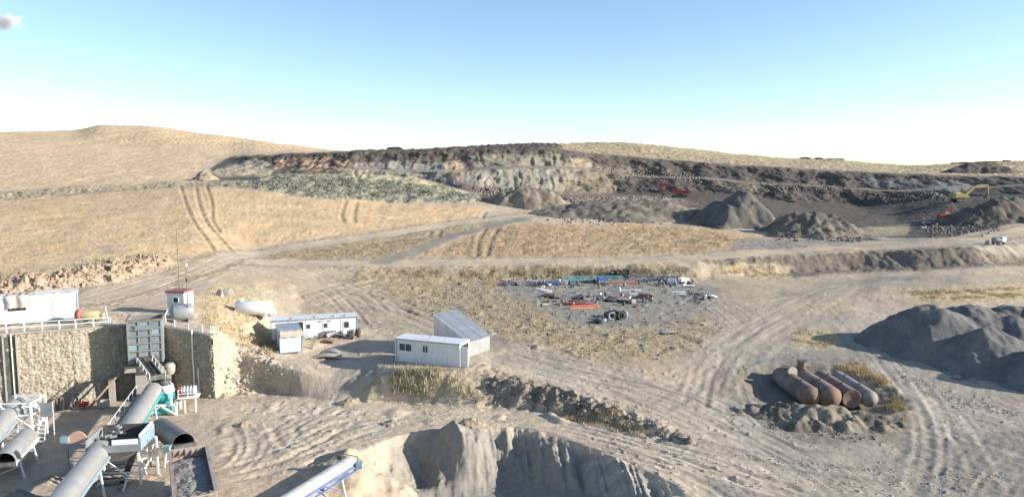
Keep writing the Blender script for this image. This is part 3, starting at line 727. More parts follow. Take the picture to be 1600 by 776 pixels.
    def build(self, name, material, parent=None, world=False, fix=True, label=None):
        if world and parent is not None:
            loc = parent.location
            pl = parent
            off = Vector(loc)
            while pl.parent: pl = pl.parent; off = off + Vector(pl.location)
            self.v = [tuple(Vector(q) - off) for q in self.v]
        me = self.mesh(name, material)
        if fix:
            import bmesh
            bm = bmesh.new(); bm.from_mesh(me); bmesh.ops.recalc_face_normals(bm, faces=bm.faces); bm.to_mesh(me); bm.free()
        o = bpy.data.objects.new(name, me); COLL.objects.link(o)
        if parent is not None: o.parent = parent
        if label: o['label'] = label
        return o
def copy_tree(o, parent=None):
    c = o.copy(); COLL.objects.link(c)
    if parent is not None: c.parent = parent
    for ch in list(o.children): copy_tree(ch, c)
    return c

# shared materials
M_TANKS = [mat('tank_steel_brown', (.165, .115, .09), .8, 0, .3, .9, dirt=(.235, .20, .175), dscale=.6, dlo=.42, dhi=.66, bmp=.25, spec=.2), mat('tank_steel_dusty', (.19, .132, .103), .8, 0, .3, .8, dirt=(.285, .245, .215), dscale=.5, dlo=.4, dhi=.66, bmp=.25, spec=.2), mat('tank_steel_rosy', (.185, .127, .104), .8, 0, .3, 1.1, dirt=(.255, .215, .195), dscale=.7, dlo=.42, dhi=.7, bmp=.25, spec=.2), mat('tank_steel_pale', (.235, .205, .185), .75, 0, .25, .9, dirt=(.32, .295, .275), dscale=.6, dlo=.42, dhi=.66, bmp=.2, spec=.25)]
M_WHITE = mat('white_painted_steel', (.74, .74, .72), .45, 0, .05, 1.2, dirt=(.50, .46, .40), dscale=1.3, dlo=.58, dhi=.85)
M_WHITE2 = mat('white_sandwich_panel', (.68, .69, .69), .45, 0, .05, .8, dirt=(.40, .35, .28), dscale=1.6, dlo=.5, dhi=.85, stretch=(2.2, 2.2, .35))
M_POST = mat('white_pipe_rail', (.72, .70, .66), .5, 0, .08, 3, dirt=(.38, .28, .2), dscale=3, dlo=.6, dhi=.85)
M_GALV = mat('galvanised_sheet', (.50, .51, .52), .38, .65, .14, 1.2, dirt=(.44, .40, .35), dscale=.8, dlo=.5, dhi=.8)
M_COVER = mat('dusty_galvanised_cover', (.42, .41, .39), .45, .4, .14, 1.6, dirt=(.42, .37, .30), dscale=1.1, dlo=.45, dhi=.8)
M_STEELD = mat('dark_machine_steel', (.10, .095, .09), .6, .3, .3, 2, dirt=(.24, .20, .15), dscale=2, dlo=.5, dhi=.8)
M_GREYST = mat('grey_painted_steel', (.25, .265, .27), .5, .1, .12, 1.5, dirt=(.30, .25, .19), dscale=1.6, dlo=.5, dhi=.8)
M_BLUEST = mat('pale_blue_painted_steel', (.25, .35, .39), .5, .05, .14, 1.4, dirt=(.33, .29, .24), dscale=1.5, dlo=.5, dhi=.82)
M_BLUE = mat('blue_painted_steel', (.08, .16, .42), .45, .05, .15, 2, dirt=(.30, .26, .22), dscale=2, dlo=.55, dhi=.85)
M_TEAL = mat('teal_painted_steel', (.05, .36, .36), .45, .05, .14, 2, dirt=(.36, .33, .28), dscale=2, dlo=.55, dhi=.85)
M_RUBBER = mat('black_rubber', (.03, .03, .03), .8, 0, .3, 3, dirt=(.14, .12, .10), dscale=3, dlo=.5, dhi=.8)
M_RED = mat('red_paint', (.45, .05, .035), .5, 0, .15, 2, dirt=(.30, .2, .15), dscale=2, dlo=.6, dhi=.9)
M_ORANGE = mat('orange_red_primer', (.52, .13, .07), .6, 0, .15, 2)
M_YEL = mat('yellow_paint', (.50, .33, .05), .5, 0, .15, 2, dirt=(.25, .2, .13), dscale=2, dlo=.55, dhi=.85)
M_RUST = mat('rusty_steel', (.19, .115, .08), .85, .0, .3, 1.4, dirt=(.26, .20, .16), dscale=.9, dlo=.42, dhi=.72, bmp=.3)
M_TANK = mat('weathered_tank_steel', (.21, .145, .115), .75, .0, .25, .9, dirt=(.31, .275, .25), dscale=.5, dlo=.42, dhi=.66, bmp=.2, spec=.25)
M_GLASS = mat('dark_window_glass', (.045, .055, .065), .12, 0, .1, 1, spec=.6)
M_DARK = mat('dark_interior', (.03, .027, .025), .9, 0, .2, 2)
M_CONC = mat('weathered_concrete', (.36, .325, .275), .9, 0, .14, 1.5, dirt=(.22, .19, .16), dscale=.8, dlo=.5, dhi=.85, bmp=.4)
M_WOOD = mat('grey_weathered_wood', (.25, .19, .135), .85, 0, .25, 3, bmp=.3)
M_TARP = mat('patterned_tarpaulin', (.36, .32, .28), .8, 0, .35, 9, dirt=(.55, .5, .45), dscale=7, dlo=.5, dhi=.56)
M_CANVAS = mat('faded_canvas', (.50, .44, .36), .9, 0, .15, 2, bmp=.3)
M_ROCK = mat('tan_rock', (.36, .265, .185), .95, 0, .25, .9, dirt=(.28, .21, .15), dscale=1.5, dlo=.5, dhi=.8, bmp=.6, bscale=3)
M_ROCKD = mat('dark_rock', (.17, .145, .125), .95, 0, .3, .9, dirt=(.28, .24, .19), dscale=1.5, dlo=.5, dhi=.8, bmp=.6, bscale=3)
M_ROCKG = mat('grey_stone', (.38, .345, .29), .95, 0, .22, .9, dirt=(.26, .22, .17), dscale=1.5, dlo=.55, dhi=.85, bmp=.6, bscale=3)
M_GRAVEL = mat('grey_crushed_gravel', (.25, .23, .20), .95, 0, .3, 7, dirt=(.32, .29, .25), dscale=5, dlo=.45, dhi=.7, bmp=1.0, bscale=6)
M_HOPPER = mat('dusty_shaded_hopper_plate', (.19, .235, .25), .55, .05, .2, 1.4, dirt=(.26, .22, .17), dscale=1.3, dlo=.45, dhi=.8)  # base tone darkened to carry the shade on the hopper front
M_QROCK = mat('quarry_rock', (.23, .19, .15), .95, 0, .3, .9, bmp=.6, bscale=3)
M_REDROOF = mat('dull_red_roof', (.30, .11, .09), .7, 0, .15, 2)
M_MASON = None
def stone_mat():
    m, nt, b = new_mat('rubble_masonry')
    t = nt.nodes.new('ShaderNodeTexCoord')
    vo = nt.nodes.new('ShaderNodeTexVoronoi'); vo.feature = 'F1'; vo.inputs['Scale'].default_value = 2.3
    ve = nt.nodes.new('ShaderNodeTexVoronoi'); ve.feature = 'DISTANCE_TO_EDGE'; ve.inputs['Scale'].default_value = 2.3
    nt.links.new(t.outputs['Object'], vo.inputs['Vector']); nt.links.new(t.outputs['Object'], ve.inputs['Vector'])
    sx = nt.nodes.new('ShaderNodeSeparateColor'); nt.links.new(vo.outputs['Color'], sx.inputs[0])
    c = mixc(nt, (.25, .215, .165), (.44, .375, .28), sx.outputs[0])
    c = mixc(nt, (.37, .33, .27), c, ramp(nt, ve.outputs['Distance'], .02, .10))
    c = mixc(nt, c, (.62, .62, .62), ramp(nt, tex_noise(nt, .5, 4, .7), .45, .8), 'MULTIPLY')
    nt.links.new(c, b.inputs['Base Color']); b.inputs['Roughness'].default_value = .95; b.inputs['Specular IOR Level'].default_value = .2
    bump(nt, b, tex_noise(nt, 7, 4, .7), .5, .05)
    return m
M_MASON = stone_mat()

# ------------------------------------------------------------------ heaps: each stands on the ground as its own body
def heap(name, label, cat, cx, cy, rx, ry, h, base, colour, seed, shape='cone', rot=0, n=90, flat=.0, rough=.12, lobes=(), kind=None, col2=None, sharp=1.0, group=None, core=1.0, cap=None, gully=0):
    ext = 1.12
    a = np.linspace(-ext, ext, n)
    A, B = np.meshgrid(a, a)
    c, s = math.cos(rot), math.sin(rot)
    X = cx + A * rx * c - B * ry * s; Y = cy + A * rx * s + B * ry * c
    # coarse lookup of the ground height below
    k = max(1, n // 24); idx = np.unique(np.r_[np.arange(0, n, k), n - 1])
    Gc = groundN(X[np.ix_(idx, idx)], Y[np.ix_(idx, idx)])
    t = np.arange(n)
    Gz = np.array([np.interp(t, idx, r) for r in Gc]); Gz = np.array([np.interp(t, idx, Gz[:, j]) for j in range(n)]).T
    r = np.sqrt(A * A + B * B)
    wob = .22 * fbm(A * 1.6 + seed, B * 1.6, 3, seed)
    def prof(q):
        q = np.clip(q, 0, 1.3)
        v = 1 - q
        if flat > 0: v = np.minimum(v, 1 - flat) / (1 - flat)
        return np.where(v > 0, np.abs(v) ** sharp, v)
    H = prof(r + wob) * core if core else np.minimum(prof(r * 1.15 + wob), 0.006)
    for (lx, ly, lr, lh) in lobes:
        q = np.sqrt(((A - lx) / lr) ** 2 + ((B - ly) / lr) ** 2) + wob
        H = np.maximum(H, prof(q) * lh)
    if cap:
        cp = cap + .16 * fbm(X / 6, Y / 6, 3, seed + 50)
        k = .07; H = np.where(H > 0, H - k * np.log1p(np.exp((H - cp) / k)) , H)
    Hn = H * h
    m = np.clip(H * 4, 0, 1)
    Hn += m * rough * (fbm(X / 1.6, Y / 1.6, 4, seed + 3) * 1.0 + (ridged(X / 2.2, Y / 2.2, 2, seed + 9) - .5) * .5)
    if gully:
        Hn += m * gully * (ridged(X / 2.4 + .8 * fbm(X / 9, Y / 9, 2, seed + 60), Y / 9, 3, seed + 61) - .6)
    Zv = np.where(H > .0, Gz + Hn - .06, Gz - .6 - .5 * np.clip(-H, 0, 1))
    mixn = smooth(-.4, .4, fbm(X / 3, Y / 3, 3, seed + 21))[..., None]
    c2 = np.array(col2 if col2 else tuple(v * .8 for v in colour))
    col = np.array(colour) * (1 - mixn) + c2 * mixn
    col = col * (1 + .12 * noise(X / .6, Y / .6, seed + 30))[..., None]
    o = grid_mesh(name, X - cx, Y - cy, Zv - base, M_HEAP, col)
    o.location = (cx, cy, base)
    tag(o, label, cat, group, kind)
    return o
M_HEAP = ground_mat('heap_material', 9.0, .7)
M_HEAPF = M_HEAP

heap('gravel_pile', 'broad dark grey gravel stockpile with several ridges beside the loading yard', 'gravel pile', 66.0, 84.5, 20.5, 15.5, 7.4, -2, (.135, .132, .126), 5, n=210, rough=.2, sharp=1.0, cap=.68, gully=.12,
     lobes=((-.60, .40, .46, .84), (-.36, .50, .46, .93), (-.08, .44, .46, .98), (.22, .42, .5, 1.05), (.5, .2, .55, 1.1), (-.50, .02, .36, .60), (-.12, -.38, .46, .68), (.25, -.30, .5, .8)), col2=(.165, .16, .15), core=0.0)
v = P(830, 318, Y=214)
heap('spoil_heap', 'flat topped brown spoil heap below the pale quarry face', 'spoil heap', v.x, 214, 12.5, 8, 5.0, v.z - 3, (.24, .20, .15), 9, flat=.42, n=70, rough=.3, col2=(.16, .135, .11))
v = P(985, 340, Y=197)
heap('spoil_heap', 'long low grey spoil bank between the dry grass and the red excavator', 'spoil heap', v.x, 198, 26, 9, 3.8, v.z - 3, (.21, .185, .15), 13, flat=.35, n=100, rough=.3, col2=(.13, .11, .095))
v = P(1152, 325, Y=192)
heap('gravel_pile', 'tall dark conical gravel pile with a pale scar near its top', 'gravel pile', v.x, 192, 13, 10.5, 8.6, v.z - 4, (.105, .10, .095), 17, n=80, rough=.22, lobes=((.15, -.1, .5, .98), (-.5, .1, .45, .55)), col2=(.15, .135, .115))
v = P(1275, 352, Y=176)
heap('spoil_heap', 'hollowed brown spoil mound sloping down to the haul road', 'spoil heap', v.x, 177, 13, 8.5, 5.6, v.z - 4, (.18, .155, .125), 21, n=80, rough=.35, lobes=((-.35, .1, .6, .95), (.45, -.3, .55, .5)), col2=(.12, .105, .09))
v = P(1545, 345, Y=192)
heap('spoil_heap', 'wide dark spoil mound below the yellow excavator', 'spoil heap', v.x + 2, 193, 15, 9.0, 5.6, v.z - 4, (.15, .13, .105), 25, n=80, rough=.4, lobes=((-.5, -.1, .45, .55), (.45, .25, .5, .9)), col2=(.10, .088, .077))
v = P(1535, 276, Y=305)
heap('spoil_heap', 'dark spoil mound on the quarry rim at the far right', 'spoil heap', v.x, 306, 18, 9, 4.0, v.z, (.13, .11, .095), 29, n=60, rough=.3, flat=.2)
v = P(318, 274, Y=226)
heap('spoil_heap', 'small pointed earth heap at the left end of the quarry', 'spoil heap', v.x, 227, 4.4, 4.0, 3.2, v.z - 1, (.30, .25, .18), 33, n=50, rough=.15)
v = P(1290, 660, z=-2.8)
heap('spoil_heap', 'low dark rubble berm in front of the rusty tanks', 'spoil heap', v.x - .6, v.y + .3, 7.6, 3.4, 1.05, v.z, (.13, .113, .095), 37, n=130, rough=.36, flat=.3, rot=R(-9), col2=(.22, .19, .15))
v = P(560, 745, Y=57)
heap('sand_heap', 'pale sand heap growing under the head of the blue sided conveyor', 'sand heap', v.x, 57.8, 4.4, 3.4, 2.3, -4, (.44, .365, .27), 41, n=80, rough=.04)
v = P(572, 780, Y=51)
heap('sand_heap', 'darker brown sand cone at the bottom edge below the conveyor', 'sand heap', v.x, 52, 2.0, 1.9, 1.9, -5, (.27, .21, .15), 45, n=50, rough=.04)
v = P(690, 651, z=-3)
for k, (px, py, r, hh, lab) in enumerate(((735, 664, 1.5, .9, 'small pale sand mound on the lip of the sand cut'), (612, 662, 1.1, .6, 'little sand lump beside the lane left of the cut'), (545, 632, 1.4, .7, 'small dug sand lump at the foot of the ramp'),
                                     (580, 612, 1.2, .7, 'rounded dirt lump below the dry weeds'), (385, 664, 1.1, .6, 'lone dirt lump on the yard in front of the terrace wall'))):
    q = G(px, py)
    heap('sand_lump', lab, 'sand heap', q.x, q.y, r, r * .8, hh, q.z, (.40, .33, .245), 51 + k, n=30, rough=.08, group='small lumps in the yard')
# ------------------------------------------------------------------ stone retaining wall of the terrace
def cells(s, z, size, seed):
    """jittered cells: distance to edge and a random value per cell"""
    gx, gz = s / size, z / (size * .72)
    ix, iz = np.floor(gx), np.floor(gz)
    d1 = np.full(s.shape, 9.); d2 = np.full(s.shape, 9.); val = np.zeros(s.shape)
    for ox in (-1, 0, 1):
        for oz in (-1, 0, 1):
            cx, cz = (ix + ox).astype(np.int32).astype(np.uint32), (iz + oz).astype(np.int32).astype(np.uint32)
            h1 = _h(cx, cz, seed) / 4096.; h2 = _h(cx, cz, seed + 1) / 4096.; h3 = _h(cx, cz, seed + 2) / 4096.
            d = np.hypot(gx - (ix + ox + .15 + .7 * h1), gz - (iz + oz + .15 + .7 * h2))
            m = d < d1
            d2 = np.where(m, d1, np.minimum(d2, d)); val = np.where(m, h3, val); d1 = np.where(m, d, d1)
    return d2 - d1, val
wall = thing('retaining_wall', P(243, 612, z=-3), 0, 'tall rubble stone retaining wall holding up the terrace', 'wall')
WP = [(P(k, WALL[k][0], z=-3), WALL[k][1]) for k in (-300, 0, 120, 243, 335)]
WP.append((P(378, 575, Y=83.0), .4))
M_STONE = ground_mat('rubble_stone', 7.0, .5)
def wall_seg(a, b, za, zb, step, name='masonry'):
    d = Vector((b.x - a.x, b.y - a.y, 0)); L = d.length; d.normalize()
    nrm = Vector((d.y, -d.x, 0))
    ns = max(2, int(L / step)); nz = int(8.9 / step)
    S, Tt = np.meshgrid(np.linspace(0, L, ns), np.linspace(0, 1, nz))
    top = za + (zb - za) * S / L
    Zv = -3.6 + (top + 3.6) * Tt
    so = S + a.x * 1.7
    e, val = cells(so, Zv, .48, 5)
    e2, val2 = cells(so, Zv, .24, 15)
    big = val > .45
    e = np.where(big, e, np.minimum(e, e2)); val = np.where(big, val, val2)
    dep = smooth(.02, .22, e) * (.07 + .09 * val) + .05 * fbm(so / .8, Zv / .8, 2, 3)
    X = a.x + d.x * S + nrm.x * dep; Y = a.y + d.y * S + nrm.y * dep
    c = np.array((.25, .222, .178)) * (1 - val[..., None]) + np.array((.38, .335, .265)) * val[..., None]
    mort = smooth(.12, .0, e)[..., None]
    c = c * (1 - mort * .5) + np.array((.31, .28, .235)) * mort * .5
    o = grid_mesh(name, X - wall.location.x, Y - wall.location.y, Zv - wall.location.z, M_STONE, c)
    o.parent = wall
    o['kind'] = 'stuff'
for i, ((a, za), (b, zb)) in enumerate(zip(WP[:-1], WP[1:])):
    wall_seg(a, b, za, zb, .16 if i == 0 else .085)
m = MB()
for (a, za), (b, zb) in zip(WP[:4], WP[1:5]):
    d = (b - a).normalized(); n = Vector((d.y, -d.x, 0))
    m.bar(Vector((a.x, a.y, za + .03)) - n * .18, Vector((b.x, b.y, zb + .03)) - n * .18, .75, .14)
m.build('coping', M_CONC, wall, world=True)
# dark drain slot at the left end
a, b = WP[1][0], WP[2][0]; dd = (b - a).normalized(); wn = Vector((dd.y, -dd.x, 0))
def on_wall(px, off=.25, seg=(1, 2)):
    a, b = WP[seg[0]][0], WP[seg[1]][0]
    u = P(px, 600, Y=70).x / 70
    t = (u * a.y - a.x) / ((b.x - a.x) - u * (b.y - a.y))
    q = a + (b - a) * t
    d = (b - a).normalized(); n = Vector((d.y, -d.x, 0))
    return q + n * off, n
q, n = on_wall(20, .2)
t = thing('drain_chute', (q.x, q.y, -3), math.atan2(dd.y, dd.x), 'dark vertical drainage slot with a thin pipe on the wall at the left edge', 'drain')
MB().box((0, .08, 4.0), (.95, .10, 7.8)).build('slot_panel', M_STEELD, t)
MB().box((-.55, -.02, 4.0), (.14, .24, 8)).build('side_rib', M_CONC, t); MB().box((.55, -.02, 4.0), (.14, .24, 8)).build('side_rib', M_CONC, t)
MB().cyl((.12, -.08, 0), (.12, -.08, 8.2), .06, n=8).build('pipe', M_POST, t)
for px, top, r, lab in ((306, 4.35, .085, 'thick white drain pipe running down the shaded wing wall'), (313, .2, .05, 'short thin pale pipe beside the thick drain pipe')):
    q, n = on_wall(px, .25, (3, 4))
    t = tag(MB().tube([(0, 0, 0), (.03, 0, 3), (-.04, .0, min(4, top + 2)), (0, 0, top + 3)], r, 8).build('drain_pipe', M_POST), lab, 'pipe')
    t.location = (q.x, q.y, -3)
q, n = on_wall(258, .22, (3, 4))
t = tag(MB().tube([(0, 0, 0), (.35, -.05, -.9), (.9, 0, -1.3), (1.3, .1, -.9), (1.5, .2, 0), (1.55, .25, .6)], .035, 6).build('hanging_cable', M_POST), 'loose pale cable hanging on the wall right of the hopper', 'cable')
t.location = (q.x, q.y, 3.0)

# ------------------------------------------------------------------ railings on the wall
def railing(label, posts, h, rails=(1.0, .55), r=.045):
    root = thing('guard_rail', posts[0], 0, label, 'railing')
    for p in posts:
        p = Vector(p); MB().box(p + Vector((0, 0, h / 2)), (.12, .12, h)).build('post', M_POST, root, world=True)
    for k in rails:
        for a, b in zip(posts[:-1], posts[1:]):
            MB().cyl(Vector(a) + Vector((0, 0, h * k - .05)), Vector(b) + Vector((0, 0, h * k - .05)), r, n=6).build('rail', M_POST, root, world=True)
    return root
def top_pt(px, seg):
    q, n = on_wall(px, -.25, seg)
    a, b = WP[seg[0]], WP[seg[1]]
    f = (q.xy - a[0].xy).length / (b[0].xy - a[0].xy).length
    return Vector((q.x, q.y, a[1] + (b[1] - a[1]) * f + .08))
railing('white pipe railing along the terrace edge in front of the white container', [top_pt(p, (1, 2)) for p in (-14, 15, 43, 71, 98)] + [top_pt(p, (2, 3)) for p in (124, 152, 178)], .95)
railing('low white railing along the wing wall right of the hopper', [top_pt(p, (3, 4)) for p in (253, 274, 295, 317)], .8)
c = top_pt(330, (3, 4)); root = thing('gate_frame', c, R(-18), 'small square white rail frame on the wall corner', 'railing')
for x in (0, 1.0): MB().box((x, 0, .5), (.07, .07, 1.0)).build('post', M_WHITE, root)
for z in (.1, .55, .97): MB().box((.5, 0, z), (1.0, .06, .06)).build('rail', M_WHITE, root)
q = top_pt(177, (2, 3))
t = tag(MB().cyl((0, 0, 0), (-.35, 0, 2.1), .05, n=8).build('leaning_pole', M_POST), 'thin white pole leaning at the end of the terrace railing', 'pole'); t.location = q

# ------------------------------------------------------------------ boxes: cabins and containers
def window(root, x, y, z, w, h, panes=1, axis='x', frame=M_WHITE):
    """set into a wall that faces -y"""
    fr = MB()
    fr.b2((x - w / 2 - .06, y - .05, z - .06), (x + w / 2 + .06, y + .02, z)); fr.b2((x - w / 2 - .06, y - .05, z + h), (x + w / 2 + .06, y + .02, z + h + .06))
    fr.b2((x - w / 2 - .06, y - .048, z), (x - w / 2, y + .02, z + h)); fr.b2((x + w / 2, y - .048, z), (x + w / 2 + .06, y + .02, z + h))
    for k in range(1, panes): fr.b2((x - w / 2 + w * k / panes - .03, y - .046, z), (x - w / 2 + w * k / panes + .03, y + .02, z + h))
    o = fr.build('window', frame, root)
    for k in range(panes):
        MB().b2((x - w / 2 + w * k / panes + .03, y - .022, z + .003), (x - w / 2 + w * (k + 1) / panes - .03, y - .012, z + h - .003)).build('pane', M_GLASS, o)
    return o
def panel_box(root, L, W, H, m_wall=M_WHITE2, m_roof=M_WHITE2, m_trim=M_GREYST, n=3, openings=True, roof_t=.12):
    """sandwich panel cabin, origin at the front left corner: x along the front, y back"""
    for k in range(n):
        x0, x1 = L * k / n, L * (k + 1) / n
        MB().b2((x0 + .012, 0, .12), (x1 - .012, .08, H)).build('wall_panel', m_wall, root)
        MB().b2((x0 + .012, W - .08, .12), (x1 - .012, W, H)).build('wall_panel', m_wall, root)
    for x in (0, L - .08):
        for k in range(2):
            MB().b2((x, .083 + (W - .166) * k / 2, .12), (x + .08, .083 + (W - .166) * (k + 1) / 2 - .012, H)).build('end_panel', m_wall, root)
    tr = MB()
    for x in (0, L):
        for y in (0, W): tr.b2((x - .05, y - .05, 0), (x + .05, y + .05, H + .02))
    tr.b2((-.05, -.04, 0), (L + .05, W + .04, .118))
    for k in range(1, n): tr.b2((L * k / n - .025, -.018, .12), (L * k / n + .025, .03, H))
    tr.build('frame', m_trim, root)
    MB().b2((-.12, -.12, H + .023), (L + .12, W + .12, H + roof_t + .02)).build('roof', m_roof, root)
# container with a tarpaulin on the terrace, left edge
a = P(-46, 520, z=5.1); ang = math.atan2(dd.y, dd.x)
root = thing('site_container', P(-46, 514, Y=74.4), ang, 'long white container with a tarpaulin over its roof at the left edge of the terrace', 'container')
root.location.z = 5.12
panel_box(root, 9.6, 2.5, 2.75, n=4, m_trim=M_BLUEST, m_roof=M_WHITE)
tp = MB()
nx, ny = 14, 8
vs = []
for j in range(ny):
    for i in range(nx):
        x = 3.15 + 2.1 * i / (nx - 1) + .1 * math.sin(j * 1.3); t = j / (ny - 1)
        if t < .55: y, z = 2.3 - (2.3 + .2) * t / .55, 2.93 + .10 * math.sin(i * 1.7) * math.sin(j)
        else: y, z = -.2 - .12 * math.sin(i * .9), 2.93 - (t - .55) / .45 * 1.3 + .04 * math.sin(i * 2.1)
        vs.append((x, y, z + .05))
tp.add(vs, [(j * nx + i, j * nx + i + 1, (j + 1) * nx + i + 1, (j + 1) * nx + i) for j in range(ny - 1) for i in range(nx - 1)], True)
o = tag(tp.build('tarpaulin', M_TARP), 'mottled grey tarpaulin draped over the white container on the terrace', 'tarpaulin')
o.location = root.location; o.rotation_euler = root.rotation_euler
MB().b2((3.3, -.03, 1.35), (4.9, -.004, 1.62)).build('opening', M_DARK, root)
MB().b2((7.35, -.05, .15), (8.95, -.008, 2.65)).build('door', M_WHITE, root)
for k in range(9):
    MB().box((.6 + k * 1.02, .2 + rng.uniform(-.05, .1), 2.98), (.35 + .3 * rng.random(), .16, .16), rng.uniform(-.3, .3)).build('roof_weight', M_CONC, root)
# yellow and red pressure vessel behind the railing
q = P(121, 505, Y=77.5); root = thing('air_receiver', (q.x, q.y, 5.07), R(6), 'yellow and red horizontal air receiver behind the terrace railing', 'tank')
MB().lathe((.55, 0, .62), (1, 0, 0), [(0, .0), (.0, .5), (.1, .52), (1.6, .52), (1.72, .4), (1.8, 0)], 18).build('yellow_barrel', mat('faded_yellow_paint', (.52, .42, .22), .6, 0, .15, 2, dirt=(.4, .33, .24), dscale=2), root)
MB().lathe((0, 0, .72), (1, 0, 0), [(0, 0), (0, .6), (.56, .6), (.6, .0)], 18).build('red_end_drum', mat('faded_red_paint', (.42, .14, .10), .6, 0, .15, 2), root)
MB().box((2.5, 0, .55), (.45, .5, .7)).build('control_box', MATS['faded_yellow_paint'], root)
for x in (.9, 2.0):
    MB().box((x, 0, .15), (.14, .8, .34)).build('saddle', M_STEELD, root)
t = tag(MB().tube([(0, 0, 0), (.2, .1, .55), (.5, 0, .75), (.7, -.1, .5), (.9, 0, 0)], .05).tube([(.25, .2, 0), (.5, .3, .6), (.85, .2, .2)], .05).build('hose_coil', M_STEELD), 'tangle of dark hose behind the yellow receiver', 'hose')
q = P(134, 500, Y=79.5); t.location = (q.x, q.y, 5.05)
# operator hut with red roof
q = P(262, 489, Y=83); root = thing('operator_hut', (q.x, q.y, ground0(q.x, q.y) - .03), R(-6), 'small white operator hut with a dull red roof beside the grey tank', 'hut')
L, W, H = 2.05, 2.0, 2.45
MB().b2((0, 0, 0), (L, .07, H)).build('wall', M_WHITE2, root); MB().b2((0, W - .07, 0), (L, W, H)).build('wall', M_WHITE2, root)
MB().b2((0, .073, 0), (.07, W - .073, H)).build('wall', M_WHITE2, root); MB().b2((L - .07, .073, 0), (L, W - .073, H)).build('wall', M_WHITE2, root)
MB().b2((-.15, -.15, H + .003), (L + .15, W + .15, H + .2)).build('roof', M_REDROOF, root)
window(root, 1.05, 0, 1.35, .6, .55)
o = MB().b2((-.035, .5, .05), (-.004, 1.3, 2.05)).build('door', M_GREYST, root); MB().box((-.05, 1.2, 1.05), (.05, .05, .14)).build('handle', M_STEELD, o)
# grey tank in front of the hut
q = P(263, 494, Y=80.2)
root = thing('water_tank', (q.x, q.y, ground0(q.x, q.y)), R(28), 'dark grey rounded water tank lying in front of the red roofed hut', 'tank')
MB().lathe((.1, 0, 1.02), (1, 0, 0), [(0, 0), (.05, .45), (.22, .78), (.5, .95), (2.2, .95), (2.45, .8), (2.6, .45), (2.65, 0)], 22).build('shell', M_GREYST, root)
for x in (.7, 2.0): MB().box((x, 0, .12), (.2, 1.2, .3)).build('saddle', M_CONC, root)
MB().tube([(.0, -.2, 1.5), (-.35, -.5, .9), (-.3, -.6, 0)], .07).build('outlet_pipe', M_POST, root)
# masts
q = P(283, 489, Y=86); h = HC - 86 * float(tan_dep(357)) - ground0(q.x, q.y)
t = tag(MB().cyl((0, 0, -.2), (-.1, 0, h), .075, .05, n=8).build('mast', M_WOOD), 'tall thin brown mast rising behind the operator hut', 'mast'); t.location = (q.x, q.y, ground0(q.x, q.y))
q = P(294.5, 499, Y=80.5); g0 = ground0(q.x, q.y); h = HC - 80.5 * float(tan_dep(411)) - g0
root = thing('lamp_post', (q.x, q.y, g0), 0, 'lamp post with a small white lamp standing beside the grey tank', 'lamp post')
MB().cyl((0, 0, -.2), (0, 0, h - .4), .075, .06, n=8).build('pole', M_WOOD, root); MB().lathe((0, 0, h - .42), (0, 0, 1), [(0, 0), (0, .12), (.3, .16), (.42, .05), (.43, 0)], 10).build('lamp_head', M_WHITE, root)
MB().box((0, 0, h * .72), (.22, .22, .28)).build('junction_box', M_STEELD, root)
# slabs leaning on the slope
for k, (px, lab) in enumerate(((341, 'left of three grey rock slabs on the slope above the white tank'), (351, 'middle one of three grey rock slabs above the white tank'), (361, 'right of three grey rock slabs on the slope, nearest the white tank'))):
    q = G(px, 462 - (k == 1) * 1)
    m = MB(); w, h = .95 + .2 * (k == 1), .95
    m.add([(-w / 2, -.15, -.2), (w / 2, -.15, -.2), (w / 2 - .1, .35, h * .7), (0, .45, h), (-w / 2 + .1, .3, h * .75), (-w / 2, .6, -.2), (w / 2, .6, -.2), (0, .75, h * .8)],
          [(0, 1, 2, 3, 4), (0, 4, 5), (1, 6, 2), (2, 6, 7, 3), (3, 7, 5, 4), (5, 7, 6), (0, 5, 6, 1)])
    o = tag(m.build('rock_slab', M_ROCKG), lab, 'rock'); o.location = q; o.rotation_euler = (0, 0, R(-20 + 20 * k))
# white horizontal tank on saddles
q = P(370, 490, Y=91.8); root = thing('fuel_tank', (q.x, q.y, ground0(q.x + 2, q.y) - .1), R(7), 'white horizontal fuel tank on short saddles on the slope', 'tank')
MB().lathe((0, 0, 1.12), (1, 0, 0), [(0, 0), (0, .86), (.06, .92), (4.3, .92), (4.36, .86), (4.36, 0)], 28).build('shell', M_WHITE, root)
for x in (.5, 3.7): MB().box((x, 0, .15), (.28, 1.3, .5)).build('saddle', M_WHITE, root)
MB().box((4.55, 0, .55), (.5, .9, .75)).build('pump_cabinet', M_WHITE, root); MB().cyl((.6, 0, 2.0), (.6, 0, 2.25), .22, n=12).build('manhole', M_WHITE, root); MB().cyl((2.6, 0, 2.0), (2.6, 0, 2.15), .1, n=10).build('vent', M_WHITE, root)

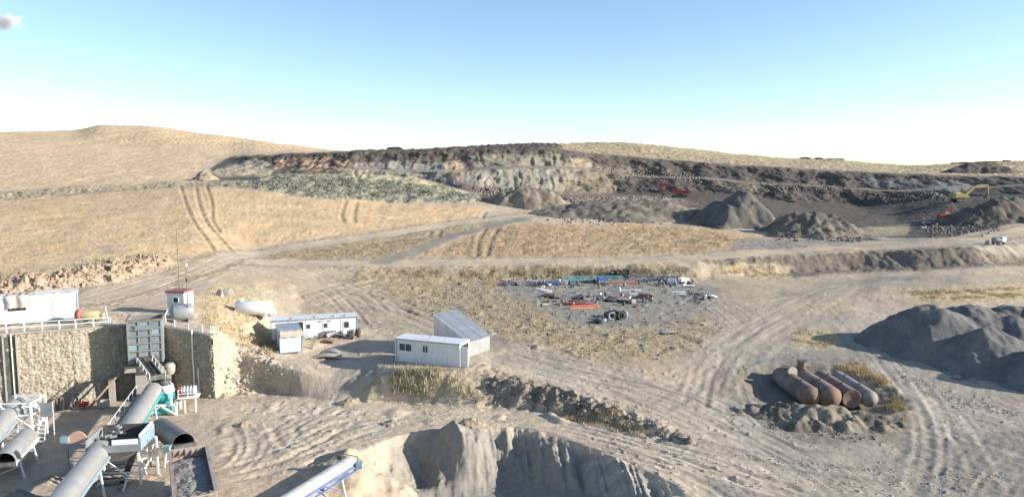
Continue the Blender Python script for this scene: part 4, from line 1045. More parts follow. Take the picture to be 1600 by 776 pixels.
# ------------------------------------------------------------------ cabins in the middle
# long row
a, b = P(424, 531, z=.55), P(558.5, 522.5, z=.55)
ang = math.atan2(b.y - a.y, b.x - a.x); L = (b.xy - a.xy).length
root = thing('cabin_row', (a.x, a.y, .5), ang, 'long white row of joined cabins with clutter along its front', 'cabin')
panel_box(root, L, 2.4, 2.35, n=5, m_trim=M_BLUEST, m_roof=M_WHITE2)
window(root, L - 1.35, 0, 1.05, .62, .75)
o = MB().b2((3.15, -.035, .15), (3.8, -.006, 2.1)).build('doorway', M_DARK, root)
for x in (5.9, 7.0): MB().box((x, -.06, 2.05), (.35, .1, .16)).build('wall_lamp', M_GREYST, root)
MB().b2((-.12, -.20, 2.40), (L + .12, -.125, 2.47)).build('gutter', M_GREYST, root)
for x in (4.4, 6.5): window(root, x, 0, 1.2, .5, .55)
for x in (2.5, 5.3, 7.6, 9.0): MB().box((x, .4, 2.55), (.25, .4, .16), .3).build('roof_weight', M_CONC, root)
# front cabin with awning
a = P(438, 551, z=.4); e = P(473, 549, z=.4)
ang = R(22)
root = thing('store_cabin', (a.x, a.y, .32), ang, 'weathered grey roofed cabin with a canvas flap in front of the white row', 'cabin')
panel_box(root, 2.45, 5.2, 2.3, n=1, m_trim=M_BLUEST, m_roof=M_GALV)
m = MB(); vs = []
for j in range(6):
    for i in range(10):
        x = .05 + 2.5 * i / 9; t = j / 5
        vs.append((x, .9 - 1.15 * min(1, t / .5), 2.50 - max(0, t - .5) * 1.2 + .04 * math.sin(i * 1.9 + j)))
m.add(vs, [(j * 10 + i, j * 10 + i + 1, (j + 1) * 10 + i + 1, (j + 1) * 10 + i) for j in range(5) for i in range(9)], True)
m.build('canvas_flap', M_CANVAS, root)
q = G(467, 549); o = tag(MB().lathe((0, 0, 0), (0, 0, 1), [(0, 0), (0, .22), (.45, .24), (.5, .16), (.62, .08), (.63, 0)], 12).build('gas_bottle', M_ORANGE), 'squat red bottle at the corner of the grey roofed cabin', 'gas bottle'); o.location = q
for px, py, w, lab in ((455, 549, .45, 'small pale crate against the front of the grey roofed cabin'), (461, 547, .3, 'white canister beside the red bottle')):
    q = G(px, py); o = tag(MB().box((0, 0, .18), (w, .35, .36)).box((0, 0, .38), (w * .7, .2, .06)).build('crate', M_WHITE), lab, 'crate'); o.location = q; o.rotation_euler.z = .3
# middle cabin, shaded front, open door at its right end
a, b = P(618.5, 562.5, z=.08), P(718, 573, z=.08)
ang = math.atan2(b.y - a.y, b.x - a.x); L = (b.xy - a.xy).length
root = thing('office_cabin', (a.x, a.y, .0), ang, 'white office cabin with two windows and an open end door beside the metal shed', 'cabin')
panel_box(root, L, 2.35, 2.45, n=3, m_trim=M_WHITE, m_roof=M_WHITE2, roof_t=.18)
window(root, 1.25, 0, 1.3, 1.55, .78, 2); window(root, 3.75, 0, 1.3, .62, .75, 2)
MB().b2((L + .004, .45, .15), (L + .02, 2.1, 2.3)).build('doorway', M_DARK, root)
o = MB().b2((L + .05, .1, .1), (L + .95, .16, 2.3)).build('door', M_WHITE, root); o.rotation_euler.z = 0
MB().b2((L + .82, .165, 1.1), (L + .88, .22, 1.3)).build('handle', M_STEELD, o)
MB().b2((L + .02, 2.12, .12), (L + .08, 2.22, 2.3)).build('door_jamb', M_REDROOF, root)
MB().box((-.2, .6, 1.4), (.35, .6, .5)).build('air_conditioner', M_GREYST, root)
for k in range(2): MB().b2((L + .12, .55, .0 + .0), (L + .55 - .2 * k, 1.9, .1 + .09 * k)).build('step', M_CONC, root)
MB().b2((-.13, -.20, 2.52), (L + .13, -.125, 2.6)).build('gutter', M_GREYST, root)
MB().cyl((.12, -.1, .1), (.12, -.1, 2.52), .035, n=8).build('down_pipe', M_GREYST, root)
m = MB()
for x in (.3, L * .35, L * .7, L - .3): m.b2((x - .12, .1, -.25), (x + .12, 2.2, -.003))
m.build('skid_blocks', M_CONC, root)
MB().tube([(L * .5, .4, 2.66), (L * .52, 1.2, 3.4)], .03).build('aerial', M_STEELD, root)
# corrugated shed
D0 = Vector((-5.05, 81.7, .0)); ang = math.atan2(3.3, 2.4)
root = thing('metal_shed', D0, ang, 'corrugated metal shed with one steep roof slope behind the office cabin', 'shed')
Ls, Wd, hl, hh = 4.15, 5.1, 1.85, 4.3      # local x along the low wall, local y from the low wall to the high wall
def ribbed(x0, x1, f, n=9, t=.03, rib=.035):
    """sheet between two edges: f(x, end) gives the bottom/top point and its outward normal"""
    m = MB(); vs = []; k = 0
    for i in range(n * 2 + 1):
        x = x0 + (x1 - x0) * i / (n * 2); o = rib if i % 2 else 0.0
        for e in (0, 1):
            p, nn = f(x, e); vs.append(Vector(p) + Vector(nn) * o)
        for e in (0, 1):
            p, nn = f(x, e); vs.append(Vector(p) + Vector(nn) * (o - t))
    fs = []
    for i in range(n * 2):
        b = i * 4; c = b + 4
        fs += [(b, c, c + 1, b + 1), (b + 2, b + 3, c + 3, c + 2), (b, b + 2, c + 2, c), (b + 1, c + 1, c + 3, b + 3)]
    fs += [(0, 1, 3, 2), (n * 8, n * 8 + 2, n * 8 + 3, n * 8 + 1)]
    m.add(vs, fs); return m
sl = Vector((0, -(hh - hl), Wd)).normalized()
for k in range(5):
    x0, x1 = -.12 + (Ls + .24) * k / 5, -.12 + (Ls + .24) * (k + 1) / 5 - .015
    ribbed(x0, x1, lambda x, e: ((x, -.18 if e == 0 else Wd + .1, (hl if e == 0 else hh) + .08 + (.03 if k % 2 else 0) - (0.08 if e == 0 else -.05)), sl), 4).build('roof_sheet', M_GALV, root)
    ribbed(.0 + Ls * k / 5, Ls * (k + 1) / 5 - .012, lambda x, e: ((x, 0, .0 if e == 0 else hl), (0, -1, 0)), 4).build('wall_sheet', M_GALV, root)
    ribbed(.0 + Ls * k / 5, Ls * (k + 1) / 5 - .012, lambda x, e: ((x, Wd, .0 if e == 0 else hh), (0, 1, 0)), 3).build('wall_sheet', M_GALV, root)
for sx in (0, Ls):
    for k in range(6):
        ribbed(.04 + (Wd - .08) * k / 6, .04 + (Wd - .08) * (k + 1) / 6 - .012, lambda y, e: ((sx, y, 0 if e == 0 else hl + (hh - hl) * y / Wd - .03), (-1 if sx == 0 else 1, 0, 0)), 4).build('wall_sheet', M_GALV, root)
m = MB()
for x in (.08, Ls - .08):
    m.bar((x, .1, 0), (x, .1, hl - .1), .1); m.bar((x, Wd - .1, 0), (x, Wd - .1, hh - .1), .1); m.bar((x, .1, hl - .1), (x, Wd - .1, hh - .15), .1)
m.build('frame', M_STEELD, root)

# ------------------------------------------------------------------ four old tanks in the hollow
specs = [(1243, 605, 30, 1.08, 7.4, 'leftmost rusty tank with a round lid standing on top', 'lid', -.05), (1272, 606, 31, 1.12, 8.2, 'rusty tank with an upright neck, second from the left', 'neck', 0), (1312, 606, 33, .98, 7.2, 'third rusty tank with a flat dented end', 'flat', .0), (1342, 602, 33, .88, 7.4, 'rightmost and palest of the four old tanks', 'dome', .0)]
near = [(1267, 620), (1298, 624), (1331, 622), (1359, 617)]
for k, (px, py, _, r, Lt, lab, kind, tw) in enumerate(specs):
    nb = P(near[k][0], near[k][1], Y=72.2 + .3 * (k == 3) + .3 * (k == 0))
    g0 = -2.75
    ang = R(93 - k * 1.0)
    root = thing('storage_tank', (nb.x, nb.y, g0), ang, lab, 'tank', 'old steel tanks lying in the hollow')
    c = (0, 0, r + .0)
    MT = M_TANKS[k]
    MB().lathe(c, (1, 0, 0), [(0, r), (Lt * .25, r), (Lt * .5, r * .995), (Lt * .75, r), (Lt, r), (Lt + .3, r * .85), (Lt + .6, r * .45), (Lt + .7, 0)], 36).build('shell', MT, root)
    if kind == 'flat': MB().lathe(c, (1, 0, 0), [(.12, 0), (.10, r * .5), (-.02, r * .9), (-.03, r * 1.0), (0, r)], 36).build('end_plate', M_RUST, root)
    else: MB().lathe(c, (1, 0, 0), [(-.75, 0), (-.7, r * .32), (-.52, r * .62), (-.25, r * .87), (0, r)], 36).build('domed_end', (M_RUST, M_RUST, M_RUST, M_TANKS[3])[k], root)
    for x in (.02, Lt * .5): MB().lathe((x, 0, r), (1, 0, 0), [(-.025, r - .01), (-.025, r + .008), (.025, r + .008), (.025, r - .01)], 32).build('weld_band', MT, root)
    if kind == 'lid':
        MB().cyl((Lt * .86, -.1, 2 * r - .1), (Lt * .86, -.1, 2 * r + .35), .5, n=16).build('neck', M_RUST, root)
        MB().cyl((Lt * .72, -.25, 2 * r + .05), (Lt * .68, -.33, 2 * r + .12), .58, n=18).build('lid', M_CONC, root)
    if kind == 'neck':
        o = MB().cyl((Lt * .86, 0, 2 * r - .15), (Lt * .86, 0, 2 * r + .75), .48, n=16).build('neck', M_RUST, root)
        MB().cyl((Lt * .86, 0, 2 * r + .75), (Lt * .86, 0, 2 * r + .85), .56, n=16).build('flange', M_STEELD, o)
        MB().box((Lt * .86 + .1, -.75, 2 * r + .35), (.5, .55, .12)).build('valve_plate', M_CONC, o)
    for x in (Lt * .3, Lt * .75): MB().cyl((x, 0, 2 * r - .05), (x, 0, 2 * r + .12), .14, n=10).build('nozzle', M_RUST, root)
# ------------------------------------------------------------------ crushing plant
def arch(m, a, b, r, hgt, n=12, t=.03, side=.12, s=None, up=None):
    """half-round cover shell between two points"""
    a, b = Vector(a), Vector(b); d = (b - a).normalized(); s = d.cross(Vector((0, 0, 1))).normalized(); u = s.cross(d)
    prof = [(-r, -side)] + [(-r * math.cos(math.pi * i / n), hgt * math.sin(math.pi * i / n)) for i in range(n + 1)] + [(r, -side)]
    k = len(prof)
    inner = [(x * (1 - t / r), z * (1 - t / hgt) if z > 0 else z) for x, z in prof]
    R0 = [[p + s * x + u * z for x, z in pr] for p in (a, b) for pr in (prof, inner)]
    m.add(R0[0] + R0[2], [(i, i + k, i + 1 + k, i + 1) for i in range(k - 1)], True)
    m.add(R0[1] + R0[3], [(i, i + 1, i + 1 + k, i + k) for i in range(k - 1)], True)
    for e in (0, 2): m.add(R0[e] + R0[e + 1], [(i, i + 1, i + 1 + k, i + k) for i in range(k - 1)])
    for e in (0, k - 1): m.add([R0[0][e], R0[2][e], R0[3][e], R0[1][e]], [(0, 1, 2, 3)])
    return m
def conveyor(label, A, B, r, hgt, m_cover, m_frame, legs=(), panel=2.3, beam=.28, legw=.12, foot=None, drum=True, m_leg=M_WHITE):
    A, B = Vector(A), Vector(B); d = (B - A); L = d.length; d.normalize(); s = d.cross(Vector((0, 0, 1))).normalized(); u = s.cross(d)
    root = thing('conveyor', (A.x, A.y, -3), 0, label, 'conveyor')
    n = max(2, round(L / panel))
    for k in range(n):
        arch(MB(), A + d * (L * k / n + .01) + u * (.10 + .006 * (k % 2)), A + d * (L * (k + 1) / n - .004) + u * (.10 + .006 * (k % 2)), r * (1 + .004 * (k % 2)), hgt * (1 + .004 * (k % 2))).build('cover_panel', m_cover, root, world=True, fix=False)
    for q in (-1, 1):
        MB().bar(A + s * q * (r + .05) - u * beam * .5, B + s * q * (r + .05) - u * beam * .5, .09, beam).build('side_beam', m_frame, root, world=True)
    MB().bar(A - u * .05, B - u * .05, 2 * r - .1, .04).build('belt', M_RUBBER, root, world=True)
    m = MB()
    for k in range(int(L / 1.2)): c = A + d * (.4 + k * 1.2) - u * .22; m.bar(c - s * r, c + s * r, .07)
    m.build('cross_members', m_frame, root, world=True)
    if drum:
        for c, nm in ((B + d * .1 - u * .12, 'head_drum'), (A - d * .1 - u * .12, 'tail_drum')): MB().cyl(c - s * (r - .05), c + s * (r - .05), .24, n=14).build(nm, M_STEELD, root, world=True)
        MB().box(B + s * (r + .35) - u * .05, (.5, .55, .45)).build('drive_motor', M_BLUEST, root, world=True)
    for tt in legs:
        c = A + d * L * tt - u * beam
        for q in (-1, 1):
            top = c + s * q * (r + .02); ft = Vector((top.x + s.x * q * .25, top.y + s.y * q * .25, ground0(top.x, top.y) - .1))
            MB().bar(top, ft, legw).build('leg', m_leg, root, world=True)
        p, q2 = c + s * (r + .1), c - s * (r + .1); zb = ground0(c.x, c.y)
        MB().bar(Vector((p.x, p.y, zb + .4)), Vector((q2.x, q2.y, c.z - .3)), .06).build('brace', m_leg, root, world=True)
    return root
A0, A1 = P(240, 610, Y=70.6), P(196, 679, Y=58.6)
conveyor('long silvery covered conveyor running from under the blue hopper to the screen', A0, A1, .80, .76, M_COVER, M_TEAL, (.35, .8))
_a, _b = A0, A1; _d = (_b - _a).normalized(); _s = _d.cross(Vector((0, 0, 1))).normalized()
_cv = [o for o in bpy.data.objects if o.name.startswith('conveyor') and o.parent is None][-1]
MB().bar(_a + _s * 1.25 - Vector((0, 0, .25)), _b + _s * 1.25 - Vector((0, 0, .25)), .55, .06).build('walkway', M_GREYST, _cv, world=True)
MB().bar(_a + _s * 1.52 + Vector((0, 0, .65)), _b + _s * 1.52 + Vector((0, 0, .65)), .05).build('hand_rail', M_WHITE, _cv, world=True)
for _k in range(8):
    _p = _a + (_b - _a) * _k / 7 + _s * 1.52; MB().bar(_p - Vector((0, 0, .25)), _p + Vector((0, 0, .65)), .05).build('rail_post', M_WHITE, _cv, world=True)
conveyor('silvery covered conveyor mostly in shadow leading off the bottom edge', P(158, 704, Y=55.6), P(68, 822, Y=42.0), .82, .8, M_COVER, M_BLUEST, (.3, .75))
conveyor('upper covered conveyor cut by the left edge', P(30, 628, Y=66.0), P(-70, 758, Y=51.5), .80, .78, M_COVER, M_BLUEST, (.12, .55, .9))
conveyor('short covered conveyor with an open dark mouth at the left edge', P(42, 684, Y=60.5), P(6, 724, Y=54.6), .80, .78, M_COVER, M_WHITE, (.25, .85))
conveyor('dark covered conveyor discharging over the loaded truck', P(252, 668, Y=64.0), P(287, 694, Y=56.6), .84, .8, mat('dark_dusty_cover', (.16, .16, .165), .5, .35, .25, 2, dirt=(.26, .23, .19), dscale=1, dlo=.5, dhi=.85), M_STEELD, (.2, .75), drum=True)
# stockpile conveyor at the bottom centre: low white cover, blue side truss
A0, A1 = P(345, 846, Y=44.0), P(546, 722, Y=56.5)
root = conveyor('long white covered conveyor with blue side beams dropping sand on the heap', A0, A1, .62, .36, mat('dusty_white_cover', (.58, .56, .52), .5, 0, .1, 1.2, dirt=(.42, .38, .32), dscale=1.0, dlo=.5, dhi=.8), M_BLUE, (), panel=.95, beam=.16)
d = (A1 - A0).normalized(); s = d.cross(Vector((0, 0, 1))).normalized(); u = s.cross(d); L = (A1 - A0).length
for q in (-1, 1):
    MB().bar(A0 + s * q * .70 - u * .62, A1 + s * q * .70 - u * .5, .09, .12).build('lower_beam', M_BLUE, root, world=True)
    for k in range(12):
        c = A0 + d * L * (k + .5) / 12 + s * q * .70
        MB().bar(c - u * .15, c + d * .5 - u * .58, .05).build('truss_web', M_BLUE, root, world=True)
for tt in (.55, .86):
    c = A0 + d * L * tt - u * .6
    for q in (-1, 1):
        p = c + s * q * .66; MB().bar(p, Vector((p.x + s.x * q * .5, p.y + s.y * q * .5, ground0(p.x, p.y) - .1)), .11).build('leg', M_WHITE, root, world=True)
    MB().bar(c - s * .9 - Vector((0, 0, .8)), c + s * .9 - Vector((0, 0, .8)), .08).build('cross_brace', M_WHITE, root, world=True)
m = MB(); c = A1 + d * .15
m.bar(c - s * .7 + u * .05, c - s * .7 + u * .55, .05); m.bar(c + s * .7 + u * .05, c + s * .7 + u * .55, .05); m.bar(c - s * .7 + u * .55, c + s * .7 + u * .55, .05)
m.build('head_guard', M_STEELD, root, world=True); MB().box(A1 - s * .95 + u * .35, (.4, .4, .35)).build('gearbox', M_STEELD, root, world=True)

# ---- feed hopper at the wall
q = P(201, 572, Y=74.2); HX, HY = q.x, q.y
root = thing('feed_hopper', (HX, HY, -3), R(21), 'pale blue ribbed steel feed hopper set into the stone wall', 'hopper')
w, h0, h1, dep = 3.3, 4.25, 8.75, 3.4
for (x0, x1, y0, y1) in ((0, w, 0, .08), (0, .08, .083, dep), (w - .08, w, .083, dep), (.083, w - .083, dep - .08, dep)):
    MB().b2((x0, y0, h0), (x1, y1, h1)).build('side_plate', M_GREYST, root)
for k in range(4): MB().b2((w * k / 3 - .07 + (.07 if k == 0 else -.07 if k == 3 else 0), -.14, h0 + .003), (w * k / 3 + .07 + (.07 if k == 0 else -.07 if k == 3 else 0), -.003, h1)).build('rib', M_GREYST, root)
for k in range(5):
    z = h0 + 1.35 + k * .78
    MB().b2((.0, -.18, z - .06), (w, -.004, z + .06)).build('cross_rib', M_GREYST, root)
for i in range(3):
    for j in range(4):
        MB().b2((w * i / 3 + .12, -.03, h0 + 1.43 + j * .78), (w * (i + 1) / 3 - .12, -.006, h0 + 2.05 + j * .78)).build('panel', M_HOPPER if (i + j) % 4 else M_BLUEST, root)
MB().b2((.75, -.24, h1 - .95), (2.45, -.19, h1 - .45)).build('name_plate', M_HOPPER, root)
m = MB(); m.b2((-.12, -.2, h1 + .003), (w + .12, .06, h1 + .14)); m.b2((-.12, .063, h1 + .003), (.06, dep, h1 + .14)); m.b2((w - .06, .063, h1 + .003), (w + .12, dep, h1 + .14)); m.build('top_rim', M_RUST, root)
m = MB(); m.add([(.3, .3, h0), (w - .3, .3, h0), (w - .3, dep - .4, h0), (.3, dep - .4, h0), (1.0, .0, h0 - 1.0), (2.4, .0, h0 - 1.0), (2.4, 1.6, h0 - 1.0), (1.0, 1.6, h0 - 1.0)], [(0, 1, 5, 4), (1, 2, 6, 5), (2, 3, 7, 6), (3, 0, 4, 7), (4, 5, 6, 7)])
m.build('chute', M_STEELD, root)
MB().box((1.7, -.45, h0 + .45), (1.15, .7, .55)).build('feeder_drive', M_STEELD, root); MB().cyl((.95, -.5, h0 + .35), (.95, -.1, h0 + .35), .4, n=16).build('flywheel', M_STEELD, root); MB().cyl((2.45, -.5, h0 + .35), (2.45, -.1, h0 + .35), .45, n=16).build('flywheel', M_STEELD, root)
# concrete pier and base under the hopper
root = thing('hopper_pier', (HX, HY + .4, -3), R(21), 'tan concrete pier carrying the blue feed hopper', 'pier')
MB().b2((.35, .2, -.2), (1.6, 2.6, 3.3)).build('column', M_CONC, root); MB().b2((-.6, -.2, 3.303), (1.9, 2.8, 3.95)).build('cap_slab', M_CONC, root); MB().b2((2.55, .2, -.2), (3.7, 2.6, 3.6)).build('column', M_CONC, root)
MB().lathe((3.6, .6, 2.6), (0, 0, 1), [(0, .4), (.3, .55), (.9, .6), (1.2, .45), (1.25, 0)], 16).build('dust_bin', M_CONC, root)
MB().b2((-2.3, .9, -.2), (-1.7, 2.4, 2.6)).build('buttress', M_CONC, root)
# feeder chute with railing
A, B = P(226, 566, Y=73.4), P(246, 592, Y=70.8)
root = thing('feeder_chute', (A.x, A.y, -3), 0, 'short dark feeder belt with side railing below the blue hopper', 'feeder')
MB().bar(A, B, 1.0, .12).build('belt', M_RUBBER, root, world=True)
d = (B - A).normalized(); s = d.cross(Vector((0, 0, 1))).normalized(); u = s.cross(d)
for q in (-1, 1):
    MB().bar(A + s * q * .6 + u * .1, B + s * q * .6 + u * .1, .08, .35).build('side_board', M_GREYST, root, world=True)
    MB().bar(A + s * q * .75 + u * .7, B + s * q * .75 + u * .7, .06).build('hand_rail', M_POST, root, world=True)
    for k in range(5): c = A + (B - A) * k / 4 + s * q * .75; MB().bar(c, c + u * .7, .05).build('rail_post', M_POST, root, world=True)
MB().bar(B + s * .9 + Vector((0, 0, .2)), B - s * .9 + Vector((0, 0, .2)), .12, .5).build('end_frame', M_STEELD, root, world=True)
for q in (-1, 1):
    c = B + s * q * .7; MB().bar(c, Vector((c.x, c.y, -3.1)), .14).build('leg', M_GREYST, root, world=True)
# cone crusher with platform
q = P(258, 645, Y=71.5); root = thing('cone_crusher', (q.x - .1, 71.5, -3), R(14), 'teal and white cone crusher on a white steel stand', 'crusher')
MB().lathe((.1, 0, 1.0), (0, 0, 1), [(0, 0), (0, .8), (.25, .95), (.5, .95), (.55, 1.15), (1.1, 1.2), (1.15, 1.0), (1.2, .0)], 24).build('lower_body', M_TEAL, root)
MB().lathe((.1, 0, 2.2), (0, 0, 1), [(0, 0), (0, 1.08), (.15, 1.08), (.18, .95), (.7, .85), (.72, 0)], 24).build('upper_body', M_WHITE, root)
MB().lathe((.1, 0, 2.92), (0, 0, 1), [(0, 0), (0, .7), (.2, .5), (.4, .75), (.42, .0)], 20).build('feed_cone', M_STEELD, root)
for x in (-1.3, 1.35):
    for y in (-1.1, 1.1): MB().box((x, y, .6), (.2, .2, 1.3)).build('leg', M_WHITE, root)
for y in (-1.1, 1.1): MB().box((0, y, 1.12), (3.0, .2, .22)).build('frame_beam', M_WHITE, root)
for x in (-1.3, 1.35): MB().box((x, -.0, 1.12), (.18, 1.98, .2)).build('frame_beam', M_WHITE, root)
MB().bar((-1.3, -1.22, .1), (0, -1.22, 1.1), .12).build('brace', M_WHITE, root); MB().bar((1.35, -1.22, .1), (0, -1.22, 1.1), .12).build('brace', M_WHITE, root)
MB().bar((1.0, -1.3, 1.2), (1.0, -1.3, 3.2), .16).build('column', M_WHITE, root); MB().bar((-.9, -1.3, 1.2), (-.9, -1.3, 2.7), .1).build('column', M_WHITE, root)
MB().b2((1.45, -.9, 1.55), (3.4, .6, 1.65)).build('platform', M_WHITE, root)
for x in (1.55, 2.45, 3.3): MB().box((x, -.85, 2.05), (.06, .06, .8)).build('rail_post', M_WHITE, root)
for z in (2.05, 2.45): MB().box((2.42, -.85, z), (1.8, .05, .05)).build('rail', M_WHITE, root)
MB().cyl((1.75, 0, 2.15), (3.1, 0, 2.15), .45, n=16).build('motor', M_WHITE, root)
for k in range(4): MB().lathe((1.95 + k * .3, 0, 2.15), (1, 0, 0), [(0, .44), (0, .52), (.06, .52), (.06, .44)], 16).build('cooling_fin', M_GREYST, root)
MB().cyl((1.45, 0, 2.0), (1.65, 0, 2.0), .6, n=18).build('belt_guard', M_RED, root)
MB().b2((-1.0, -1.0, .2), (.9, .6, .85)).build('discharge_box', M_TEAL, root)
for x, hgt in ((2.1, 1.5), (3.1, 1.5)): MB().box((x, -.6, hgt / 2), (.12, .12, hgt + .1)).build('platform_leg', M_WHITE, root)

# ---- vibrating screen on its stand
a = P(140, 712, Y=54.6); b = P(206, 712, Y=53.6)
root = thing('vibrating_screen', (a.x, 54.0, -3), R(10), 'open vibrating screen box on tall white legs between two conveyors', 'screen')
Wx, Dy, zb, zt = 4.0, 3.6, 2.6, 3.6
for (p0, p1, mm, nm) in (((.9, .0, zb), (Wx, .1, zt - .45), M_GREYST, 'front_wall'), ((0, Dy - .1, zb), (Wx, Dy, zt + .05), M_STEELD, 'back_wall'), ((0, .103, zb), (.1, Dy - .103, zt), M_GREYST, 'side_wall'), ((Wx - .1, .103, zb), (Wx, Dy - .103, zt), M_BLUEST, 'side_wall')):
    MB().b2(p0, p1).build(nm, mm, root)
for k in range(5): MB().b2((Wx - .18, .25 + k * .65, zt - .55), (Wx - .103, .82 + k * .65, zt + .25)).build('side_panel', M_WHITE, root)
MB().b2((1.9, .12, zt - .5), (Wx - .2, .18, zt - .05)).build('front_panel', M_WHITE, root)
MB().b2((.1, .103, zb + .05), (Wx - .1, Dy - .1, zb + .15)).build('screen_deck', M_STEELD, root)
m = MB(); m.add([(.3, .2, zb), (Wx - .2, .2, zb), (Wx - .2, Dy - .3, zb), (.3, Dy - .3, zb), (1.4, .8, zb - 1.0), (2.6, .8, zb - 1.0), (2.6, 2.0, zb - 1.0), (1.4, 2.0, zb - 1.0)], [(0, 1, 5, 4), (1, 2, 6, 5), (2, 3, 7, 6), (3, 0, 4, 7)])
m.build('under_chute', M_CONC, root)
m = MB(); n = 12
prof = [(-.75 * math.cos(math.pi * i / n), .95 * math.sin(math.pi * i / n)) for i in range(n + 1)]
m.prism([(-.95 + x, zt - .5 + z) for x, z in prof], 1.2, 1.32); m.build('drive_guard', mat('pink_primer_plate', (.50, .30, .22), .7, 0, .1, 1.5), root)
MB().b2((-2.1, 1.0, zt - .35), (-1.5, 1.5, zt + .1)).build('motor', M_BLUEST, root)
MB().b2((-1.9, .9, 2.75), (0, 1.7, 2.85)).build('side_platform', M_GREYST, root)
MB().bar((-1.75, 1.3, 2.7), (-1.75, 1.3, -.1), .16).build('leg', M_GREYST, root)
for k in range(8): MB().box((1.0 + .8 * rng.random(), 1.2 + 1.6 * rng.random(), zt + rng.uniform(-.3, .3)), (.5, .16, .16), rng.uniform(0, 3)).build('exciter_arm', M_GREYST, root)
for x, y in ((Wx - .1, -.3), (Wx + .1, Dy - .3), (.2, Dy - .2), (.2, .2)):
    MB().bar((x, y, zb), (x + .1, y, -.15), .15).build('leg', M_WHITE, root)
for p0, p1 in (((Wx, -.25, .5), (Wx + .1, Dy - .4, 1.9)), ((Wx, -.25, 2.0), (Wx + .1, Dy - .4, 1.0)), ((.2, .2, 1.0), (Wx - .1, -.2, 1.0)), ((.2, Dy - .2, 1.2), (Wx, Dy - .3, 1.2)), ((Wx - .1, -.3, 2.5), (Wx - .05, 1.2, .2))):
    MB().bar(p0, p1, .09).build('brace', M_WHITE, root)
# roller frame and folded chute lying under the screen
root = thing('roller_frame', (a.x + 1.3, 52.9, -3), R(12), 'jumble of pale steel frames and dark rollers below the screen', 'frame')
for k in range(4):
    MB().box((.9, .1 + k * .62, .35 + .28 * k), (2.0, .12, .16), R(3 * k)).build('bar', M_CONC, root); MB().cyl((.1, .35 + k * .62, .3 + .28 * k), (1.5, .35 + k * .62, .3 + .28 * k), .16, n=10).build('roller', M_STEELD, root)
for x in (0, 1.9):
    MB().bar((x, -.2, -.1), (x + .2, 2.3, 1.7), .12).build('side_bar', M_WHITE, root); MB().bar((x, -.1, 1.3), (x, 1.8, .0), .09).build('prop', M_WHITE, root)
MB().bar((1.6, .8, .3), (2.3, 2.2, 2.3), .5, .1).build('folded_belt', M_RUBBER, root); MB().bar((.2, 1.6, 2.0), (2.3, .4, .9), .09).build('diagonal', M_WHITE, root)
MB().box((.8, -.35, .22), (1.5, .5, .45), .05).build('chute_plate', M_CONC, root)
# ---- tower of pale frames behind the left conveyors
q = P(48, 690, Y=62.5); root = thing('support_tower', (q.x, 62.8, -3), R(6), 'pale steel support tower with ladder between the left conveyors and wall', 'tower')
for x, y in ((-2.6, 0), (.0, 0), (-2.6, 2.4), (.0, 2.4)): MB().bar((x, y, -.1), (x * .96, y, 3.9), .16).build('post', M_WHITE, root)
for z in (1.6, 2.7, 3.8):
    MB().bar((-2.7, -.0, z), (.1, .0, z), .12).build('beam', M_WHITE, root); MB().bar((-2.7, 2.4, z), (.1, 2.4, z), .12).build('beam', M_WHITE, root); MB().bar((0, 0, z), (0, 2.4, z), .1).build('beam', M_WHITE, root)
for p0, p1 in (((-2.6, -.09, .4), (0, -.09, 2.6)), ((0, -.09, 1.6), (-2.6, -.09, 3.7)), ((.09, 0, .4), (.09, 2.4, 2.6)), ((.09, 2.4, 1.6), (.09, 0, 3.7))): MB().bar(p0, p1, .09).build('brace', M_WHITE, root)
for k in range(9): MB().box((-.9 + .5 * rng.random(), 1.0 + rng.random(), 1.9 + k * .25), (1.2, .3, .18), rng.uniform(-.5, .5)).build('stacked_channel', M_POST, root)
MB().b2((.45, .6, 2.3), (1.5, .7, 3.6)).build('sheet_panel', M_GREYST, root)
MB().bar((1.5, .65, -.1), (1.5, .65, 3.7), .07).build('pole', M_POST, root)
for x in (.35, .95): MB().bar((x, -.1, -.1), (x, .5, 2.2), .07).build('ladder_rail', M_WHITE, root)
for k in range(6): MB().box((.65, -.02 + k * .09, .3 + k * .34), (.6, .22, .05)).build('ladder_tread', M_WHITE, root)
# orange chute plate and a grey heap at the left bottom
q = P(100, 776, Y=48); root = thing('orange_chute', (q.x, 48.6, -3), R(-15), 'orange triangular chute plate at the bottom left corner', 'chute')
m = MB(); m.prism([(-.2, -.1), (.75, -.1), (.0, 2.4), (-.2, 2.4)], 0, .08); m.build('plate', M_ORANGE, root); m = MB(); m.prism([(.0, -.1), (.1, -.1), (.1, 1.9), (.0, 2.3)], .083, 1.0); m.build('side_plate', M_ORANGE, root)
q = P(12, 790, Y=48.5); heap('gravel_pile', 'small grey gravel heap in the bottom left corner under the open conveyor', 'gravel pile', q.x, 49.5, 2.6, 2.2, 1.9, -3, (.23, .22, .20), 61, n=50, rough=.05)
q = P(78, 752, z=-3); heap('sand_lump', 'low sandy lump beside the orange chute plate', 'sand heap', q.x, q.y, 1.3, 1.0, .6, -3, (.40, .33, .245), 67, n=30, rough=.08)
